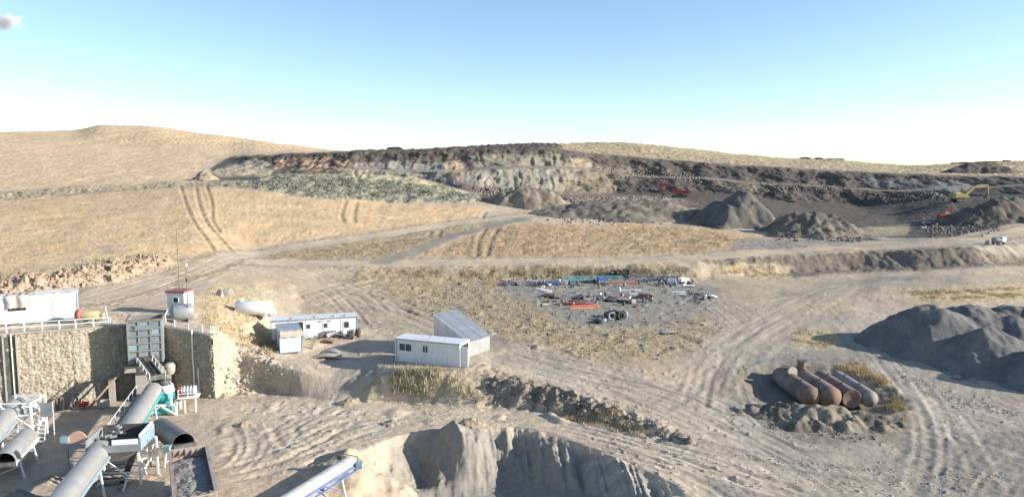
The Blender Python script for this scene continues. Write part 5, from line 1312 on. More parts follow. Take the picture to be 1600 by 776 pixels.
# ---- clutter at the wall foot
q = G(100, 640); root = thing('post_bundle', (q.x, q.y, q.z), R(12), 'bundle of worn posts leaning on the wall foot', 'posts')
for k in range(9):
    x = -1.1 + k * .27; MB().bar((x, -.1 + .1 * rng.random(), -.1), (x + rng.uniform(-.15, .15), .35, .9 + .5 * rng.random()), .14).build('post', (M_WOOD, M_CONC, M_RUST)[k % 3], root)
q = G(117, 639); root = thing('wood_crate', (q.x, q.y, q.z), R(12), 'small open crate of upright sticks at the wall foot', 'crate')
for k in range(5): MB().bar((.0 + k * .17, 0, 0), (.02 + k * .17, .15, .8 + .1 * (k % 2)), .09).build('stick', M_WOOD, root)
MB().box((.35, .05, .15), (.95, .4, .3)).build('box', M_WOOD, root)
q = G(131, 638); root = thing('wheelbarrow', (q.x, q.y, q.z), R(160), 'red tipped wheelbarrow by the leaning beam', 'wheelbarrow')
m = MB(); m.add([(-.35, -.25, .35), (.35, -.25, .35), (.35, .25, .35), (-.35, .25, .35), (-.5, -.35, .7), (.55, -.35, .62), (.55, .35, .62), (-.5, .35, .7)], [(3, 2, 1, 0), (0, 1, 5, 4), (1, 2, 6, 5), (2, 3, 7, 6), (3, 0, 4, 7)]); m.build('tray', M_RED, root)
for y in (-.2, .2): MB().bar((.6, y, .2), (-1.0, y * 1.4, .6), .05).build('handle', M_STEELD, root)
MB().cyl((.62, -.05, .2), (.62, .05, .2), .2, n=14).build('wheel', M_RUBBER, root)
q = G(80, 636); o = tag(MB().box((0, 0, .2), (.7, .4, .4), .4).box((.1, 0, .46), (.4, .3, .14), .4).build('blue_bundle', M_BLUE), 'small dark blue bundle at the wall foot behind the tower', 'bundle'); o.location = q
q = G(162, 636); root = thing('concrete_ring', (q.x, q.y, q.z), 0, 'pale round concrete tub in the shadow of the hopper', 'tub')
MB().lathe((0, 0, -.05), (0, 0, 1), [(0, 0), (0, .55), (.75, .6), (.75, .5), (.2, .46), (.2, 0)], 20).build('ring', M_CONC, root)
a, b = P(138, 638, Y=72.6), P(194, 574, Y=75.2); o = tag(MB().bar((0, 0, 0), b - a, .16, .2).build('leaning_beam', M_WOOD), 'long beam leaning up against the shaded stone wall', 'beam'); o.location = a
q = G(329, 620); o = tag(MB().lathe((0, 0, 0), (0, 0, 1), [(0, 0), (0, .2), (.25, .22), (.3, .1), (.32, 0)], 10).build('white_bucket', M_WHITE), 'small white bucket at the foot of the wall corner', 'bucket'); o.location = q

# ------------------------------------------------------------------ loaded tipper
fc, nc = Vector((-24.75, 54.0, 0)), Vector((-20.75, 46.0, 0))
ax = (nc - fc); Lb = ax.length; ang = math.atan2(ax.y, ax.x)
root = thing('tipper_truck', (fc.x, fc.y, -3), ang, 'tipper body loaded with grey gravel under the dark conveyor', 'truck')
hw, z0, z1 = 1.28, 1.25, 2.95     # local +x runs towards the camera end
for y in (-hw, hw - .09): MB().b2((0, y, z0), (Lb, y + .09, z1)).build('side_board', mat('tipper_side_paint', (.36, .30, .25), .6, .1, .2, 2, dirt=(.22, .15, .11), dscale=1.2) if y < 0 else MATS['tipper_side_paint'], root)
MS = MATS['tipper_side_paint']
MB().b2((0, -hw + .093, z0), (.09, hw - .093, z1 + .25)).build('head_board', MS, root); MB().b2((Lb - .09, -hw + .093, z0), (Lb, hw - .093, z1)).build('tail_board', MS, root)
MB().b2((-.05, -hw - .1, z1 + .003), (Lb + .02, -hw + .12, z1 + .13)).build('top_rail', MS, root); MB().b2((-.05, hw - .12, z1 + .003), (Lb + .02, hw + .1, z1 + .13)).build('top_rail', MS, root)
MB().b2((Lb - .12, -hw + .12, z1 + .003), (Lb + .3, hw - .12, z1 + .12)).build('tail_rail', MS, root)
for k in range(4): MB().b2((Lb - .1, -.9 + .6 * k - .06, z1 + .125), (Lb + .28, -.9 + .6 * k + .06, z1 + .2)).build('tail_rib', M_RUST, root)
for k in range(6):
    y = -1.05 + k * .42; m = MB(); m.prism([(-.02, z1 - .25), (.5, z1 - .25), (-.02, z1 + .22)], y - .04, y + .04); m.build('gusset', M_RUST, root)
MB().b2((.093, -.25, z1 - .5), (.16, .75, z1 + .2)).build('wear_plate', MS, root)
for y in (-hw - .09, hw + .003):
    for k in range(7): MB().b2((.4 + k * 1.3, y, z0), (.55 + k * 1.3, y + .087, z1)).build('side_rib', MS, root)
MB().b2((.1, -hw + .1, z0), (Lb - .1, hw - .1, z0 + .1)).build('floor', MS, root)
MB().b2((.2, -.5, .8), (Lb + 2.6, .5, 1.2)).build('chassis', M_STEELD, root)
for x in (.9, 2.2, 3.5, Lb - 1.2, Lb + 1.6):
    for y in (-1.0, 1.0):
        o = MB().lathe((x, y - .18, .52), (0, 1, 0), [(0, .25), (0, .5), (.05, .54), (.31, .54), (.36, .5), (.36, .25)], 20).build('wheel', M_RUBBER, root)
        MB().cyl((x, y - .16, .52), (x, y + .16, .52), .26, n=14).build('rim', M_GREYST, o)
m = MB(); m.prism([(Lb + .5, .9), (Lb + 2.7, .9), (Lb + 2.7, 1.7), (Lb + 2.4, 2.75), (Lb + .5, 2.8)], -1.2, 1.2); cabo = m.build('cab', M_WHITE, root)
m = MB(); m.b2((Lb + 2.56, -1.0, 1.8), (Lb + 2.75, 1.0, 2.5)); m.build('windscreen', M_GLASS, cabo)
n1, n2 = 130, 40
XX, YY = np.meshgrid(np.linspace(.1, Lb - .1, n1), np.linspace(-hw + .1, hw - .1, n2))
ZZ = 2.42 + .25 * np.cos(YY / hw * 1.4) + .10 * fbm(XX / 1.1, YY / 1.1, 3, 5) - .25 * smooth(1.2, .1, XX) + .05 * noise(XX / .22, YY / .22, 8) + .03 * noise(XX / .12, YY / .12, 9)
gl = grid_mesh('gravel_load', XX, YY, ZZ, M_GRAVEL); gl.location = root.location; gl.rotation_euler = root.rotation_euler
tag(gl, 'grey crushed gravel filling the tipper body', 'gravel', None, 'stuff')
# dark platform made up in place of a ladder cage's shadow
q = P(256, 776, Y=49.0); root = thing('cage_shadow_platform', (q.x, 49.2, -3), R(-62), 'small dark made-up platform standing for a cage shadow left of the loaded truck', 'platform')
MB().b2((0, 0, 1.0), (2.4, 1.0, 1.08)).build('deck', M_STEELD, root)
for x in (0, 1.2, 2.4):
    for y in (0, 1.0): MB().box((x, y, 1.0), (.07, .07, 2.1)).build('post', M_GREYST, root)
for z in (1.5, 2.0):
    for y in (0, 1.0): MB().box((1.2, y, z), (2.4, .05, .05)).build('rail', M_GREYST, root)
# slim pipe stands near the dark conveyor
for px, py, hgt, lab in ((247, 742, 3.2, 'slim white pipe stand left of the loaded truck'), (235, 722, 2.6, 'slim white pipe stand between screen and truck'), (212, 700, 2.0, 'short white stand beside the screen legs')):
    q = P(px, py, z=-3); root = thing('pipe_stand', q, 0, lab, 'stand')
    MB().bar((0, 0, -.1), (0, 0, hgt), .13).build('post', M_WHITE, root); MB().bar((0, 0, hgt * .75), (.75, .2, hgt * .6), .08).build('arm', M_WHITE, root); MB().box((0, 0, .04), (.4, .4, .1)).build('foot_plate', M_CONC, root)
# ------------------------------------------------------------------ excavators in the quarry
def excavator(name_label, loc, rz, m_body, boom_pts, stick_end, sc=1.0):
    root = thing('excavator', loc, rz, name_label, 'excavator')
    for y in (-1.25, 1.25):
        m = MB(); n = 8
        prof = [(-1.9 + .42 * math.cos(math.pi / 2 + math.pi * i / n), .42 + .42 * math.sin(math.pi / 2 + math.pi * i / n)) for i in range(n + 1)] + [(1.9 + .42 * math.cos(-math.pi / 2 + math.pi * i / n), .42 + .42 * math.sin(-math.pi / 2 + math.pi * i / n)) for i in range(n + 1)]
        m.prism(prof, y - .3, y + .3); o = m.build('track', M_STEELD, root)
    MB().b2((-1.0, -1.0, .35), (1.0, 1.0, .95)).build('undercarriage', M_STEELD, root); MB().cyl((0, 0, .95), (0, 0, 1.15), .75, n=16).build('turntable', M_STEELD, root)
    m = MB(); m.prism([(-2.5, 1.15), (1.5, 1.15), (1.5, 1.7), (.6, 1.75), (.5, 2.3), (-2.3, 2.35), (-2.6, 2.1)], -1.35, 1.35); m.build('engine_house', m_body, root)
    MB().b2((-2.85, -1.3, 1.2), (-2.5, 1.3, 2.2)).build('counterweight', m_body, root)
    m = MB(); m.prism([(.52, 1.72), (1.75, 1.72), (1.85, 2.3), (1.5, 3.05), (.55, 3.1)], .42, 1.38); cb = m.build('cab', m_body, root)
    MB().b2((.75, 1.382, 2.1), (1.45, 1.40, 2.9)).build('window', M_GLASS, cb); MB().b2((.75, .40, 2.1), (1.45, .418, 2.9)).build('window', M_GLASS, cb)
    m = MB(); m.prism([(1.80, 2.2), (1.89, 2.3), (1.57, 3.0), (1.5, 2.95)], .5, 1.3); m.build('windscreen', M_GLASS, cb)
    MB().b2((-1.9, -.9, 2.36), (-.6, .5, 2.5)).build('hood', M_WHITE, root)
    pts = [(1.0, 0, 1.7)] + boom_pts
    m = MB()
    for (a, b) in zip(pts[:-1], pts[1:]): m.bar(a, b, .38, .55)
    m.build('boom', m_body, root)
    MB().bar((1.6, 0, 1.5), Vector(pts[1]) - Vector((.4, 0, .35)), .16).build('boom_cylinder', M_GREYST, root)
    MB().bar(boom_pts[-1], stick_end, .32, .45).build('stick', m_body, root)
    MB().bar(Vector(pts[-2]) + Vector((.6, 0, .5)), Vector(boom_pts[-1]) + Vector((.3, 0, .25)), .14).build('stick_cylinder', M_GREYST, root)
    e = Vector(stick_end); m = MB()
    m.prism([(e.x + .2, e.z + .2), (e.x + .3, e.z - .5), (e.x - .3, e.z - 1.0), (e.x - .9, e.z - .8), (e.x - 1.0, e.z - .55), (e.x - .3, e.z - .15)], -.55, .55); m.build('bucket', M_STEELD, root)
    root.scale = (sc, sc, sc)
    return root
M_EXRED = mat('red_excavator_paint', (.36, .05, .045), .45, 0, .12, 2); M_EXYEL = mat('yellow_excavator_paint', (.42, .30, .08), .5, 0, .15, 2, dirt=(.2, .17, .13), dscale=1.2)
q = P(1062, 307, Y=240); excavator('red excavator reaching left over the broken rock', (q.x, 240, ground0(q.x, 240) + .1), R(172), M_EXRED, [(3.2, 0, 4.0), (6.6, 0, 4.2)], (5.6, 0, 1.4), 1.0)
q = P(1502, 308, Y=224); excavator('yellow excavator with raised boom on the right quarry bench', (q.x, 224, ground0(q.x, 224) + .1), R(4), M_EXYEL, [(3.8, 0, 4.2), (7.6, 0, 4.6)], (7.9, 0, 2.0), 1.08)
q = P(1478, 341, Y=200); g0 = ground0(q.x, 200)
root = thing('drill_rig', (q.x, 200, g0), R(5), 'dull red drill rig with a slanted mast below the yellow excavator', 'drill rig')
MB().b2((-2.2, -.8, .9), (1.6, .8, 1.7)).build('body', M_RED, root)
for y in (-.9, .9): MB().b2((-1.8, y - .2, .05), (1.5, y + .2, .75)).build('track', M_STEELD, root)
MB().bar((1.5, 0, .8), (1.8, 0, 3.6), .3).build('feed_post', M_RED, root); MB().bar((1.4, 0, 4.8), (3.6, 0, 2.0), .16).build('mast', M_GREYST, root); MB().b2((-.6, -.6, 1.7), (.5, .6, 2.3)).build('compressor', M_CONC, root)
for k, (px, py, w, lab) in enumerate(((1448, 349, 2.1, 'upper of two pale sheet panels lying below the quarry floor edge'), (1443, 357, 1.1, 'lower and shorter of two pale sheet panels'))):
    q = G(px, py); o = tag(MB().box((0, 0, .35), (w, .9, .12), .1).box((-w * .4, 0, .1), (.12, .8, .5)).box((w * .4, 0, .1), (.12, .8, .5)).build('sheet_panel', M_WHITE), lab, 'panel'); o.location = q
q = G(1543, 382); m = MB(); m.add([(-.5, 0, 0), (.4, -.1, 0), (.55, .5, 0), (-.4, .6, 0), (-.1, .1, 1.3), (.35, .2, 1.0)], [(0, 1, 5, 4), (1, 2, 5), (2, 3, 4, 5), (3, 0, 4), (3, 2, 1, 0)]); o = tag(m.build('pale_boulder', M_CANVAS), 'pale pointed boulder beside the haul road at the right edge', 'rock'); o.location = q
q = G(1560, 382); root = thing('water_bowser', q, R(8), 'small grey and white bowser parked beside the pale boulder', 'bowser')
MB().lathe((-1.2, 0, .95), (1, 0, 0), [(0, 0), (0, .55), (.1, .6), (2.0, .6), (2.1, .55), (2.1, 0)], 16).build('vessel', M_GREYST, root); MB().b2((.3, -.62, .6), (1.2, .62, 1.6)).build('cabinet', M_WHITE, root); MB().bar((1.2, 0, 1.5), (2.1, 0, 1.9), .08).build('spout', M_WHITE, root)
for x in (-.7, .6):
    for y in (-.6, .6): MB().cyl((x, y - .1, .3), (x, y + .1, .3), .3, n=12).build('wheel', M_RUBBER, root)

# ------------------------------------------------------------------ scrap field
def sheet(w, d, bend=.0, t=.03):
    m = MB(); n = 6; vs = []
    for i in range(n + 1):
        x = -w / 2 + w * i / n; z = bend * math.sin(math.pi * i / n) + .06
        vs += [(x, -d / 2, z), (x, d / 2, z + .04), (x, -d / 2, z + t), (x, d / 2, z + t + .04)]
    fs = []
    for i in range(n):
        b = i * 4; c = b + 4
        fs += [(b, b + 1, c + 1, c), (b + 2, c + 2, c + 3, b + 3), (b, c, c + 2, b + 2), (b + 1, b + 3, c + 3, c + 1)]
    fs += [(0, 2, 3, 1), (n * 4, n * 4 + 1, n * 4 + 3, n * 4 + 2)]
    return m.add(vs, fs)
def beam(L, w=.22):
    return MB().box((0, 0, .03 + w * .85), (L, w, w * .18)).box((0, 0, .03), (L, w, w * .18)).box((0, 0, .03 + w * .43), (L, w * .2, w * .66))
def lattice(L, w, h):
    m = MB()
    for y in (0, w):
        for z in (.05, h): m.box((0, y, z), (L, .07, .07))
        n = max(2, int(L / .9))
        for k in range(n): m.bar((-L / 2 + L * k / n, y, .05), (-L / 2 + L * (k + 1) / n, y, h), .05)
    for k in range(5):
        x = -L / 2 + L * k / 4
        m.box((x, w / 2, .05), (.06, w, .06)); m.box((x, w / 2, h), (.06, w, .06))
    return m
def tyre(r=.55, w=.4): return MB().lathe((0, 0, 0), (0, 0, 1), [(0, r * .55), (0, r * .85), (w * .15, r), (w * .85, r), (w, r * .85), (w, r * .55), (0, r * .55)], 20)
def drum(): return MB().lathe((0, 0, 0), (0, 0, 1), [(0, 0), (0, .29), (.3, .30), (.31, .31), (.6, .29), (.88, .29), (.88, 0)], 14)
def crate(w, d, h):
    m = MB()
    for k in range(3):
        z = h * (k + .5) / 3
        for y in (-d / 2, d / 2): m.box((0, y, z), (w, .04, h / 3.6))
        for x in (-w / 2, w / 2): m.box((x, 0, z), (.04, d - .05, h / 3.6))
    m.box((0, 0, .03), (w, d, .05)); return m
M_CYAN = mat('cyan_paint', (.14, .47, .50), .5, 0, .12, 2, dirt=(.35, .3, .25), dlo=.6, dhi=.9); M_PURP = mat('faded_lilac_paint', (.38, .33, .40), .6, 0, .15, 2)
M_NAVY = mat('navy_paint', (.035, .05, .14), .5, 0, .2, 2); M_SALM = mat('salmon_primer', (.62, .24, .15), .6, 0, .12, 2)
def put(o, px, py, rz=0, tilt=(0, 0), dz=0):
    q = G(px, py); o.location = (q.x, q.y, q.z + dz); o.rotation_euler = (tilt[0], tilt[1], rz); return o
items = [
 (lambda: lattice(11, .8, .7), 'steel_frame', M_CYAN, 926, 438, R(3), 'long cyan steel frame at the back of the scrap row', 'frame'),
 (lambda: beam(7, .4), 'steel_beam', M_CYAN, 905, 441, R(2), 'cyan beam lying in front of the long cyan frame', 'beam'),
 (lambda: crate(1.5, 1.2, 1.0).box((0, 0, .5), (1.3, 1.0, .8)), 'blue_bin', M_BLUE, 940, 441, R(10), 'bright blue steel bin in the middle of the scrap row', 'bin'),
 (lambda: crate(1.8, 1.0, .75).box((0, 0, .4), (1.7, .9, .6)), 'blue_bin', mat('steel_blue_paint', (.12, .24, .36), .5, 0, .15, 2), 865, 445, R(-6), 'steel blue box left of the white marker in the scrap row', 'bin'),
 (lambda: lattice(4, .7, .5), 'steel_frame', M_NAVY, 842, 446, R(4), 'navy frame left of the steel blue box', 'frame'),
 (lambda: lattice(5, .6, .5), 'steel_frame', M_PURP, 822, 443, R(8), 'lilac grey lattice frame near the left end of the scrap row', 'frame'),
 (lambda: lattice(3.4, .6, .4), 'steel_frame', M_PURP, 797, 445, R(-5), 'short lilac frame at the far left end of the scrap row', 'frame'),
 (lambda: lattice(7, .8, .7), 'steel_frame', M_BLUE, 1008, 438, R(-3), 'long dark blue lattice right of the middle of the scrap row', 'frame'),
 (lambda: lattice(4, .7, .6), 'steel_frame', M_NAVY, 1046, 438, R(2), 'dark navy frame near the right end of the scrap row', 'frame'),
 (lambda: sheet(3.0, 1.1, .1), 'flat_sheet', M_WHITE, 1072, 447, R(-2), 'large white sheet at the right end of the scrap row', 'sheet'),
 (lambda: crate(1.6, 1.1, 1.0), 'white_crate', M_WHITE, 1068, 442, R(20), 'white open crate standing behind the large white sheet', 'crate'),
 (lambda: crate(1.3, 1.0, .8), 'white_crate', M_WHITE, 1050, 443, R(-15), 'smaller white crate left of the large white sheet', 'crate'),
 (lambda: beam(6, .3), 'steel_beam', M_SALM, 972, 443, R(4), 'salmon red beam right of the blue bin', 'beam'),
 (lambda: beam(4.6, .45), 'steel_beam', M_SALM, 914, 481, R(14), 'near one of two salmon red beams in front of the scrap', 'beam'),
 (lambda: beam(4.2, .45), 'steel_beam', M_SALM, 906, 477, R(-12), 'far one of two salmon red beams in front of the scrap', 'beam'),
 (lambda: beam(3.0, .4), 'steel_beam', M_RED, 902, 474, R(-30), 'short red beam behind the two salmon beams', 'beam'),
 (lambda: sheet(4.4, 2.0, .5), 'bent_sheet', M_RUST, 966, 470, R(-18), 'large brown bent plate beyond the tyres', 'sheet'),
 (lambda: sheet(2.4, 1.8, .7), 'bent_sheet', M_RUST, 1008, 466, R(50), 'curled brown plate right of the large bent plate', 'sheet'),
 (lambda: sheet(3.0, 1.6, .4), 'bent_sheet', M_STEELD, 858, 464, R(-8), 'dark bent plate at the left of the scattered scrap', 'sheet'),
 (lambda: sheet(2.2, 1.5, .6), 'bent_sheet', M_CONC, 912, 466, R(15), 'pale curved plate above the salmon beams', 'sheet'),
 (lambda: sheet(2.2, .7, .05), 'flat_sheet', M_WHITE, 1060, 457, R(2), 'far white panel right of the curled brown plate', 'sheet'),
 (lambda: sheet(1.6, .9, .1), 'flat_sheet', M_WHITE, 1064, 461, R(-10), 'near white panel right of the curled brown plate', 'sheet'),
 (lambda: lattice(3.0, 1.0, .6), 'steel_frame', M_GREYST, 1092, 464, R(-25), 'grey twisted frame at the right of the scattered scrap', 'frame'),
 (lambda: sheet(1.8, 1.1, .4), 'bent_sheet', M_GREYST, 1088, 460, R(10), 'grey folded plate behind the twisted frame', 'sheet'),
 (lambda: sheet(1.6, 1.0, .2), 'flat_sheet', M_WHITE, 1112, 464, R(-30), 'white torn sheet at the right tip of the scattered scrap', 'sheet'),
 (lambda: lattice(3.2, .9, .3), 'steel_frame', M_POST, 846, 455, R(-55), 'thin pale rack lying on the grey gravel near the scrap row', 'rack'),
 (lambda: beam(2.6, .16), 'steel_beam', M_POST, 852, 476, R(20), 'thin pale plank at the left of the scattered scrap', 'plank'),
 (lambda: beam(3.6, .2), 'steel_beam', M_POST, 985, 454, R(8), 'long thin pale pipe behind the large bent plate', 'pipe'),
 (lambda: MB().lathe((0, 0, 0), (0, 0, 1), [(0, 0), (0, .22), (.5, .22), (.7, .1), (.72, 0)], 12), 'gas_bottle', M_WHITE, 968, 455, 0, 'white bottle standing behind the large bent plate', 'bottle'),
 (lambda: crate(.8, .7, .6).box((0, 0, .3), (.6, .5, .5)), 'motor_block', M_CONC, 988, 473, R(30), 'small pale motor block right of the large bent plate', 'motor'),
 (lambda: MB().box((0, 0, .35), (.5, .5, .5), .7).box((0, 0, .08), (.7, .1, .16)), 'white_marker', M_WHITE, 885, 443, R(45), 'small white tilted box in the scrap row', 'box'),
 (lambda: sheet(1.9, 1.2, .12), 'flat_sheet', M_CONC, 1045, 520, R(20), 'pale slab lying on the dry grass beyond the tyres', 'slab'),
]
for f, nm, mm, px, py, rz, lab, cat in items:
    put(tag(f().build(nm, mm), lab, cat), px, py, rz)
# tyres
for k, (px, py, tl, dz, rz) in enumerate(((955, 499, (R(80), 0), .5, .2), (962, 496, (R(30), 0), .3, 0), (968, 498, (R(85), 0), .5, .5), (975, 497, (R(80), 0), .5, -.5), (946, 501, (0, 0), .03, 0), (950, 496, (R(20), 0), .3, 0), (941, 502, (0, 0), .03, 0), (936, 504, (0, 0), .03, 0), (958, 493, (R(-25), 0), .35, .6))):
    put(tag(tyre(.62, .42).build('tyre', M_RUBBER if k % 3 else M_GREYST), 'worn tyre in the heap on the grey gravel field', 'tyre', 'heap of old tyres'), px, py, rz, tl, dz)
for k, px in enumerate((958, 967, 978)):
    put(tag(tyre(.6 + .15 * (k == 2), .4).build('tyre', M_RUBBER), ('left', 'middle', 'right and largest')[k] + ' tyre lying behind the scrap row', 'tyre'), px, 430, 0, (R(60), 0), .4)
# weathered bits one cannot tell apart
makers = [lambda: beam(rng.uniform(1, 2.4), .18), lambda: sheet(rng.uniform(.8, 1.8), .8, rng.uniform(0, .4)), lambda: lattice(1.8, .5, .4), lambda: crate(.9, .7, .5), drum]
mm = [M_RUST, M_STEELD, M_GREYST, M_CONC, M_POST, M_WOOD, M_NAVY, M_STEELD, M_PURP]
base = [(f().mesh('scrap', mm[i % 9])) for i, f in enumerate(makers * 6)]
for k in range(170):
    if k < 95: px, py = rng.uniform(782, 1088), rng.gauss(443, 2.6)
    else: px, py = rng.choice([rng.gauss(870, 22), rng.gauss(920, 18), rng.gauss(985, 20), rng.gauss(1095, 12)]), rng.gauss(468, 5)
    o = bpy.data.objects.new('scrap_piece', rng.choice(base)); COLL.objects.link(o)
    tag(o, 'small weathered piece of scrap among the larger scrap' if k >= 95 else 'small weathered piece of scrap in the long back row', 'scrap', 'scattered scrap in front' if k >= 95 else 'scrap in the back row')
    put(o, px, py, rng.uniform(0, 3.1), (rng.uniform(-.3, .3), rng.uniform(-.3, .3)), .05); o.scale = (.72, .72, .6)
# junk along the cabin row
for k in range(22):
    px = rng.choice([rng.uniform(475, 515), rng.uniform(528, 566), rng.uniform(475, 560)]); py = 526 - (px - 475) * .04 + rng.uniform(0, 5)
    o = bpy.data.objects.new('scrap_piece', rng.choice(base)); COLL.objects.link(o)
    tag(o, 'piece of clutter along the front of the white cabin row', 'scrap', 'clutter along the cabins'); put(o, px, py, rng.uniform(0, 3.1), (rng.uniform(-.5, .5), rng.uniform(-.5, .5)), .1)
root = thing('work_table', G(505, 528), R(15), 'wooden work table in front of the white cabin row', 'table')
MB().b2((0, 0, .75), (1.6, .8, .82)).build('top', M_WOOD, root)
for x in (.1, 1.5):
    for y in (.1, .7): MB().box((x, y, .37), (.08, .08, .76)).build('leg', M_WOOD, root)
put(tag(MB().bar((0, 0, 0), (.5, .2, 1.6), .14, .3).build('leaning_board', M_WOOD), 'pale board leaning beside the grey roofed cabin', 'board'), 486, 545, 0)
put(tag(sheet(1.8, 1.0, .25).build('flat_sheet', M_RUST), 'rusty plate on the ground between the cabins', 'sheet'), 512, 535, .2)
for px, py, w, b, mt, lab in ((511, 559, 3.3, .25, M_CONC, 'pale slab lying at the edge of the cabin yard'), (517, 552, 2.0, .3, M_GREYST, 'grey trough just behind the pale slab in the cabin yard')):
    put(tag(sheet(w, 1.2, b, .12).build('slab', mt), lab, 'slab'), px, py, .05)

# ------------------------------------------------------------------ rocks
def rock_mesh(seed, material, name='rock'):
    import bmesh
    r = random.Random(seed); bm = bmesh.new(); bmesh.ops.create_icosphere(bm, subdivisions=2, radius=.5)
    cuts = [(Vector((r.gauss(0, 1), r.gauss(0, 1), r.gauss(0, 1))).normalized(), r.uniform(.2, .42)) for _ in range(9)]
    for v in bm.verts:
        c = v.co.copy()
        for n, d in cuts:
            k = c.dot(n) - d
            if k > 0: c -= n * k
        v.co = Vector((c.x * 1.25, c.y, c.z * .85)) * 1.2 + Vector((r.uniform(-.02, .02),) * 3)
    me = bpy.data.meshes.new(name); bm.to_mesh(me); bm.free(); me.materials.append(material); return me
RT = [rock_mesh(i, M_ROCK) for i in range(6)]; RD = [rock_mesh(20 + i, M_ROCKD) for i in range(5)]; RG = [rock_mesh(40 + i, M_ROCKG) for i in range(5)]
def scatter_rocks(n, pos, meshes, size, label, group, name='rubble_rock'):
    for k in range(n):
        x, y = pos()
        o = bpy.data.objects.new(name, rng.choice(meshes)); COLL.objects.link(o)
        s = size(); o.scale = (s, s * rng.uniform(.8, 1.2), s * rng.uniform(.7, 1.1)); o.rotation_euler = (rng.uniform(-.5, .5), rng.uniform(-.5, .5), rng.uniform(0, 6.3))
        o.location = (x, y, ground0(x, y) + s * .12); tag(o, label, 'rock', group)
def stuff_rocks(name, label, n, pos, meshes, size, material):
    """loose stones nobody could count, as one body"""
    V, F = [], []; off = 0
    pre = []
    for me in meshes:
        co = np.empty(len(me.vertices) * 3, np.float32); me.vertices.foreach_get('co', co); fi = np.array([tuple(p.vertices) for p in me.polygons]); pre.append((co.reshape(-1, 3), fi))
    for k in range(n):
        x, y = pos(); s = size(); co, fi = rng.choice(pre); a = rng.uniform(0, 6.3); c, sn = math.cos(a) * s, math.sin(a) * s
        z = ground0(x, y) + s * .1
        V.append(np.stack([co[:, 0] * c - co[:, 1] * sn + x, co[:, 0] * sn + co[:, 1] * c + y, co[:, 2] * s * rng.uniform(.6, 1.1) + z], 1)); F.append(fi + off); off += len(co)
    V = np.concatenate(V); F = np.concatenate(F)
    me = bpy.data.meshes.new(name); me.vertices.add(len(V)); me.vertices.foreach_set('co', V.astype(np.float32).ravel()); me.loops.add(F.size); me.loops.foreach_set('vertex_index', F.astype(np.int32).ravel())
    me.polygons.add(len(F)); me.polygons.foreach_set('loop_start', (np.arange(len(F)) * 3).astype(np.int32)); me.update(calc_edges=True); me.materials.append(material)
    o = bpy.data.objects.new(name, me); COLL.objects.link(o); tag(o, label, 'stones', None, 'stuff'); return o
def low_rock(seed):
    r = random.Random(seed); import bmesh
    bm = bmesh.new(); bmesh.ops.create_icosphere(bm, subdivisions=1, radius=.5)
    for v in bm.verts: v.co = v.co * r.uniform(.7, 1.15)
    me = bpy.data.meshes.new('pebble'); bm.to_mesh(me); bm.free(); return me
LOW = [low_rock(i) for i in range(6)]
def near_line(L, spread, lo=0, hi=1):
    def f():
        i = rng.uniform(lo, hi) * (len(L) - 1.001); k = int(i); t = i - k
        return (L[k][0] * (1 - t) + L[k + 1][0] * t + rng.gauss(0, spread), L[k][1] * (1 - t) + L[k + 1][1] * t + rng.gauss(0, spread))
    return f
def pick(poly, n, clump=.0, edge=7.0):
    """surface points inside a surveyed patch, straight from the ground sheet, thinning out at its edge"""
    xs = [p[0] for p in poly]; ys = [p[1] for p in poly]
    m = (PX > min(xs)) & (PX < max(xs)) & (PY > min(ys)) & (PY < max(ys)) & (TK < 17.2)
    ii = np.argwhere(m)
    nz = fbm(BX[m] / 2.5, BY[m] / 2.5, 2, 201)
    sd = poly_sd(PX[m], PY[m], poly) + nz * edge
    wt = BY[m] * smooth(edge * .2, -edge, sd)
    if clump: wt = wt * smooth(clump - .15, clump + .25, nz)
    if wt.sum() <= 0: wt = BY[m] * 1.0
    sel = ii[nrng.choice(len(ii), n, replace=True, p=(wt / wt.sum()).astype(float))]
    p = np.stack([TX[sel[:, 0], sel[:, 1]], TY[sel[:, 0], sel[:, 1]], TZ[sel[:, 0], sel[:, 1]]], 1)
    p[:, :2] += nrng.normal(0, .12, (n, 2)); return p
def in_px(poly):
    pts = pick(poly, 1000); st = [0]
    def f():
        st[0] += 1; q = pts[st[0] % 1000]; return float(q[0]), float(q[1])
    return f
scatter_rocks(210, near_line(RUB, 1.5, .12, 1), RT, lambda: rng.uniform(.45, 1.0) * (1.3 if rng.random() < .12 else 1), 'tan rock in the rubble windrow along the edge of the terrace', 'rubble windrow on the terrace')
stuff_rocks('rubble', 'small tan stones filling the rubble windrow', 1900, near_line(RUB, 1.7, .05, 1), LOW, lambda: rng.uniform(.15, .45), M_ROCK)
slope = [(342, 560), (380, 535), (430, 560), (445, 585), (400, 612), (345, 622)]
scatter_rocks(46, in_px(slope), RG, lambda: rng.uniform(.3, .75), 'grey tan stone on the rubble slope right of the wall', 'stones on the rubble slope')
stuff_rocks('slope_rubble', 'small loose stones on the slope right of the stone wall', 420, in_px(slope), LOW, lambda: rng.uniform(.08, .3), M_ROCKG)
bank = [(750, 588), (850, 602), (960, 640), (1080, 690), (1060, 700), (940, 668), (840, 640), (760, 630)]
scatter_rocks(40, in_px(bank), RD, lambda: rng.uniform(.3, .8), 'dark rock in the eroded bank below the office cabin', 'dark rocks in the eroded bank')
stuff_rocks('bank_rubble', 'small dark clods on the eroded bank', 500, in_px(bank), LOW, lambda: rng.uniform(.08, .32), M_ROCKD)
stuff_rocks('berm_rubble', 'dark clods on the berm in front of the rusty tanks', 260, in_px([(1200, 640), (1290, 640), (1375, 660), (1370, 690), (1280, 690), (1205, 668)]), LOW, lambda: rng.uniform(.08, .32), M_ROCKD)
